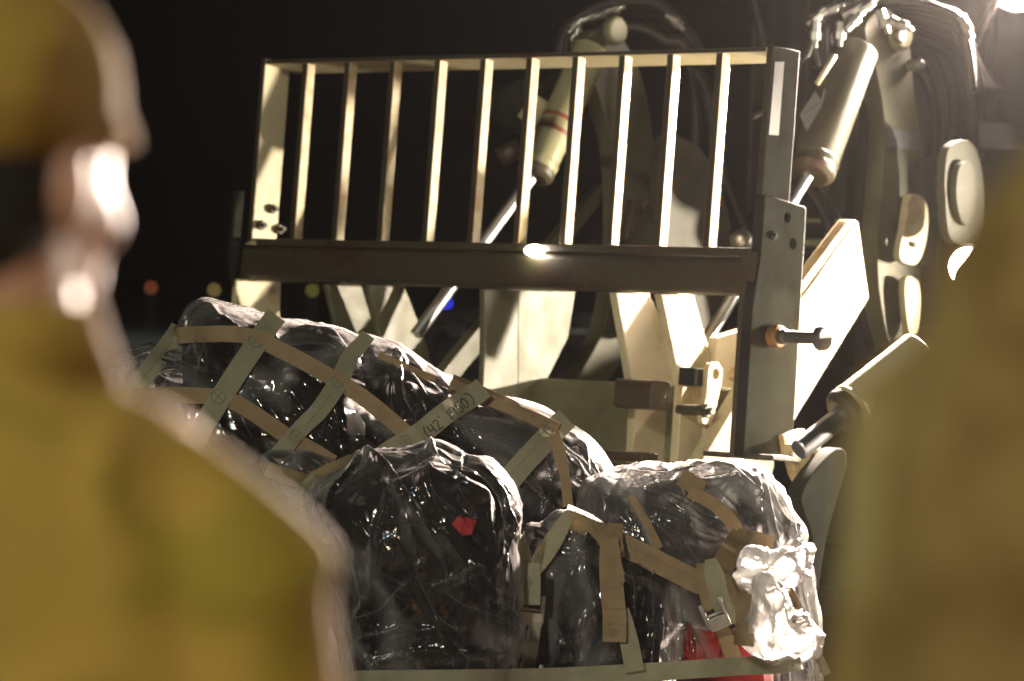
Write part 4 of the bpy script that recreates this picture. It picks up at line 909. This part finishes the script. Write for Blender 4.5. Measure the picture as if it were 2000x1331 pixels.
def person(px, d, yaw, head_yaw, h, label, camo_mat, hx=0.0):
    c = P(px, 590, d); root = empty('person', (c.x, c.y, 0), label, 'person', rz=yaw)
    HZ = h - 0.235; k = h / 1.72; Rh = Matrix.Rotation(head_yaw, 4, 'Z'); sh = HZ - 0.085
    def hp(x, y, z): v = Rh @ Vector((x, y, 0)); return (v.x + hx, v.y, HZ + z)
    arms = [[(s * 0.10, -.005, sh + .0), (s * 0.168, -0.01, sh - 0.045), (s * 0.205, -0.02, sh - 0.30), (s * 0.24, 0.02, sh - 0.42), (s * 0.245, 0.07, sh - 0.56)] for s in (-1, 1)]
    legs = [[(s * 0.09, 0, 0.92 * k), (s * 0.10, 0.01, 0.5 * k), (s * 0.105, -0.01, 0.28 * k), (s * 0.11, -0.01, 0.08)] for s in (-1, 1)]
    def body(bm):
        rings = [(0, .05, 0, .026, .03), (0, .046, .015, .04, .048), (0, .034, .045, .056, .072), (0, .02, .085, .066, .088), (0, .01, .125, .073, .097), (0, .002, .165, .075, .1), (0, -.002, .2, .066, .09), (0, -.004, .225, .044, .062), (0, -.004, .236, .018, .026)]
        seg = 28; rr = []
        for cx, cy, cz, rx, ry in rings: rr.append([bm.verts.new(hp(cx + rx * math.cos(t), cy + ry * math.sin(t), cz)) for t in [q * math.tau / seg for q in range(seg)]])
        for a, b in zip(rr, rr[1:]):
            for q in range(seg): bm.faces.new((a[q], a[(q + 1) % seg], b[(q + 1) % seg], b[q]))
        bm.faces.new(rr[0][::-1]); bm.faces.new(rr[-1])
        tube(bm, [hp(0, .100, .135), hp(0, .112, .11), hp(0, .118, .092), hp(0, .1, .082)], [.010, .012, .015, .012], 12)
        ball(bm, hp(0, .094, .05), (.024, .012, .009)); ball(bm, hp(0, .08, .012), (.02, .018, .016))
        for s in (-1, 1):
            ball(bm, hp(s * .079, -.006, .11), (.010, .019, .032), Rh); ball(bm, hp(s * .045, .065, .09), (.022, .022, .022))
        tube(bm, [(0, -.02, sh - .02), (0, -.012, HZ - .03), (hx, 0, HZ + .07)], [.08, .066, .064], 20)
        eloft(bm, [(0, 0, .88 * k, .15, .1), (0, 0, 1.0 * k, .14, .095), (0, 0, 1.12 * k, .14, .09), (0, 0, sh - .12, .165, .11), (0, -.005, sh - .03, .16, .09), (0, -.01, sh + .02, .09, .065)])
        for a in arms:
            tube(bm, a, [.055, .052, .044, .038, .027], 16)
            s = 1 if a[0][0] > 0 else -1; wv = Vector(a[-1]); ball(bm, wv + Vector((0, .018, -.045)), (.018, .036, .05))
            for q in range(4):
                b0 = wv + Vector((0, -.012 + q * .019, -.085)); ln = (.062, .074, .078, .068)[q]
                tube(bm, [b0, b0 + Vector((-s * .006, .006, -ln * .45)), b0 + Vector((-s * .02, .014, -ln * .8)), b0 + Vector((-s * .034, .018, -ln))], [.0095, .009, .008, .006], 10)
            b0 = wv + Vector((-s * .004, .045, -.03)); tube(bm, [b0, b0 + Vector((-s * .012, .022, -.03)), b0 + Vector((-s * .022, .026, -.058))], [.012, .0105, .008], 10)
        for a in legs: tube(bm, a, [.085, .06, .055, .04], 16)
    blend('body', body, 'skin', root, 0.006, 3)
    def hairf(bm):
        seg = 28; rr = []
        for cy, cz, rx, ry in ((-.03, .045, .052, .060), (-.022, .075, .068, .078), (-.012, .105, .076, .09), (-.006, .14, .080, .100), (-.002, .17, .081, .104), (-.004, .205, .07, .093), (-.004, .235, .03, .045)):
            rr.append([bm.verts.new(hp(rx * math.cos(t), cy + ry * math.sin(t) * (1 if math.sin(t) < 0 else .62), cz)) for t in [q * math.tau / seg for q in range(seg)]])
        for a, b in zip(rr, rr[1:]):
            for q in range(seg): bm.faces.new((a[q], a[(q + 1) % seg], b[(q + 1) % seg], b[q]))
        bm.faces.new(rr[0][::-1]); bm.faces.new(rr[-1])
    blend('hair', hairf, 'hair', root, 0.007, 2)
    def cap(bm):
        seg = 36; rr = []
        for cy, cz, rx, ry in ((-.002, .128, .083, .107), (-.002, .165, .086, .110), (-.002, .20, .080, .105), (-.004, .232, .062, .084), (-.006, .252, .038, .052), (-.006, .258, .015, .02)):
            rr.append([bm.verts.new(hp(rx * math.cos(t), cy + ry * math.sin(t), cz + .006 * math.sin(t))) for t in [q * math.tau / seg for q in range(seg)]])
        for a, b in zip(rr, rr[1:]):
            for q in range(seg): bm.faces.new((a[q], a[(q + 1) % seg], b[(q + 1) % seg], b[q]))
        bm.faces.new(rr[0][::-1]); bm.faces.new(rr[-1])
    cp = blend('patrol_cap', cap, camo_mat, root, 0.007, 2, lambda p_: lump(p_, 25, .004))
    def bill(bm):
        n = 14; top = []; bot = []
        for i in range(n + 1):
            a = math.pi * (0.12 + 0.76 * i / n); inner = (0.086 * math.cos(a), 0.108 * math.sin(a)); outer = (0.09 * math.cos(a), 0.108 * math.sin(a) + 0.012 * math.sin(a) ** 0.6)
            top.append([hp(*inner, .165), hp(*outer, .15 - .004)]); bot.append([hp(*inner, .16), hp(*outer, .15 - .009)])
        V = [[bm.verts.new(x) for x in t_] + [bm.verts.new(x) for x in b_] for t_, b_ in zip(top, bot)]
        for a, b in zip(V, V[1:]):
            for f_ in ((0, 1), (1, 3), (3, 2), (2, 0)): bm.faces.new((a[f_[0]], a[f_[1]], b[f_[1]], b[f_[0]]))
        bm.faces.new((V[0][0], V[0][1], V[0][3], V[0][2])); bm.faces.new((V[-1][0], V[-1][2], V[-1][3], V[-1][1]))
    bm = bmesh.new(); bill(bm); bmesh.ops.recalc_face_normals(bm, faces=bm.faces); me = bpy.data.meshes.new('bill'); bm.to_mesh(me); bm.free(); me.materials.append(M[camo_mat])
    b_ = bpy.data.objects.new('bill', me); COL.objects.link(b_); b_.parent = cp
    def jacket(bm):
        eloft(bm, [(0, 0, .80 * k, .19, .135), (0, 0, .95 * k, .185, .13), (0, 0, 1.1 * k, .18, .125), (0, -.002, sh - .18, .185, .14), (0, -.006, sh - .08, .175, .13), (0, -.01, sh - .02, .165, .115), (0, -.012, sh + .03, .138, .10), (0, -.010, sh + .065, .098, .086), (0, -.006, sh + .10, .072, .074)])
        for a in arms: tube(bm, a[:4] + [tuple(Vector(a[4]) + Vector((0, -.004, .02)))], [.056, .066, .066, .06, .05], 20)
    def crease(p_): return lump(p_, 6, .016) + fold(p_, 5) ** 2 * .010
    blend('jacket', jacket, camo_mat, root, 0.010, 5, crease)
    def collar(bm):
        seg = 30; rr = []
        for z_, rx, ry in ((sh + .06, .092, .086), (sh + .105, .074, .072), (sh + .12, .070, .068), (sh + .105, .065, .063), (sh + .06, .067, .065)):
            rr.append([bm.verts.new((rx * math.cos(t), -.01 + ry * math.sin(t), z_)) for t in [q * math.tau / seg for q in range(seg)]])
        for a, b in zip(rr, rr[1:] + rr[:1]):
            for q in range(seg): bm.faces.new((a[q], a[(q + 1) % seg], b[(q + 1) % seg], b[q]))
    bm = bmesh.new(); collar(bm); bmesh.ops.recalc_face_normals(bm, faces=bm.faces); me = bpy.data.meshes.new('collar'); bm.to_mesh(me); bm.free(); me.materials.append(M[camo_mat])
    for p_ in me.polygons: p_.use_smooth = True
    b_ = bpy.data.objects.new('collar', me); COL.objects.link(b_); b_.parent = root
    def trousers(bm):
        eloft(bm, [(0, 0, .78 * k, .17, .12), (0, 0, .9 * k, .165, .118), (0, 0, .98 * k, .16, .11)])
        for a in legs: tube(bm, a[:3] + [(a[3][0], a[3][1], .2)], [.1, .085, .08, .075], 20)
    blend('trousers', trousers, camo_mat, root, 0.012, 3)
    def boots(bm):
        for a in legs: tube(bm, [(a[3][0], a[3][1] - .005, .26), (a[3][0], a[3][1] - .01, .1)], [.062, .055], 16); ball(bm, (a[3][0], .06, .05), (.05, .14, .048))
    blend('boots', boots, 'boot', root, 0.01, 2)
    for s in (-1, 1):
        bm = bmesh.new(); ball(bm, hp(s * .031, .083, .122), (.013, .012, .012)); me = bpy.data.meshes.new('eye'); bm.to_mesh(me); bm.free(); me.materials.append(M['white'])
        e_ = bpy.data.objects.new('eye', me); COL.objects.link(e_); e_.parent = root
    return root
person(-5, 2.55, math.radians(-8), math.radians(-20), 1.69, 'person in camouflage cap and jacket seen from behind at the left edge, out of focus', 'camo_a', -0.014)
person(2330, 2.0, math.radians(-58), math.radians(10), 1.81, 'person in camouflage jacket whose back and shoulder fill the right edge, out of focus', 'camo_b')

# thin haze round everything, added for the glare veil around the lamps
bm = bmesh.new(); wbox(bm, -1650, 1650, -230, 2560, -1, 22)
hm, hn, ho = nodes('glare_haze'); pv = hn.nodes.new('ShaderNodeVolumePrincipled'); pv.inputs['Density'].default_value = 0.00005
pv.inputs['Color'].default_value = (0.9, 0.88, 0.86, 1); pv.inputs['Anisotropy'].default_value = 0.75
hn.links.new(pv.outputs[0], ho.inputs['Volume']); tag(link('haze', bm, hm), kind='stuff')
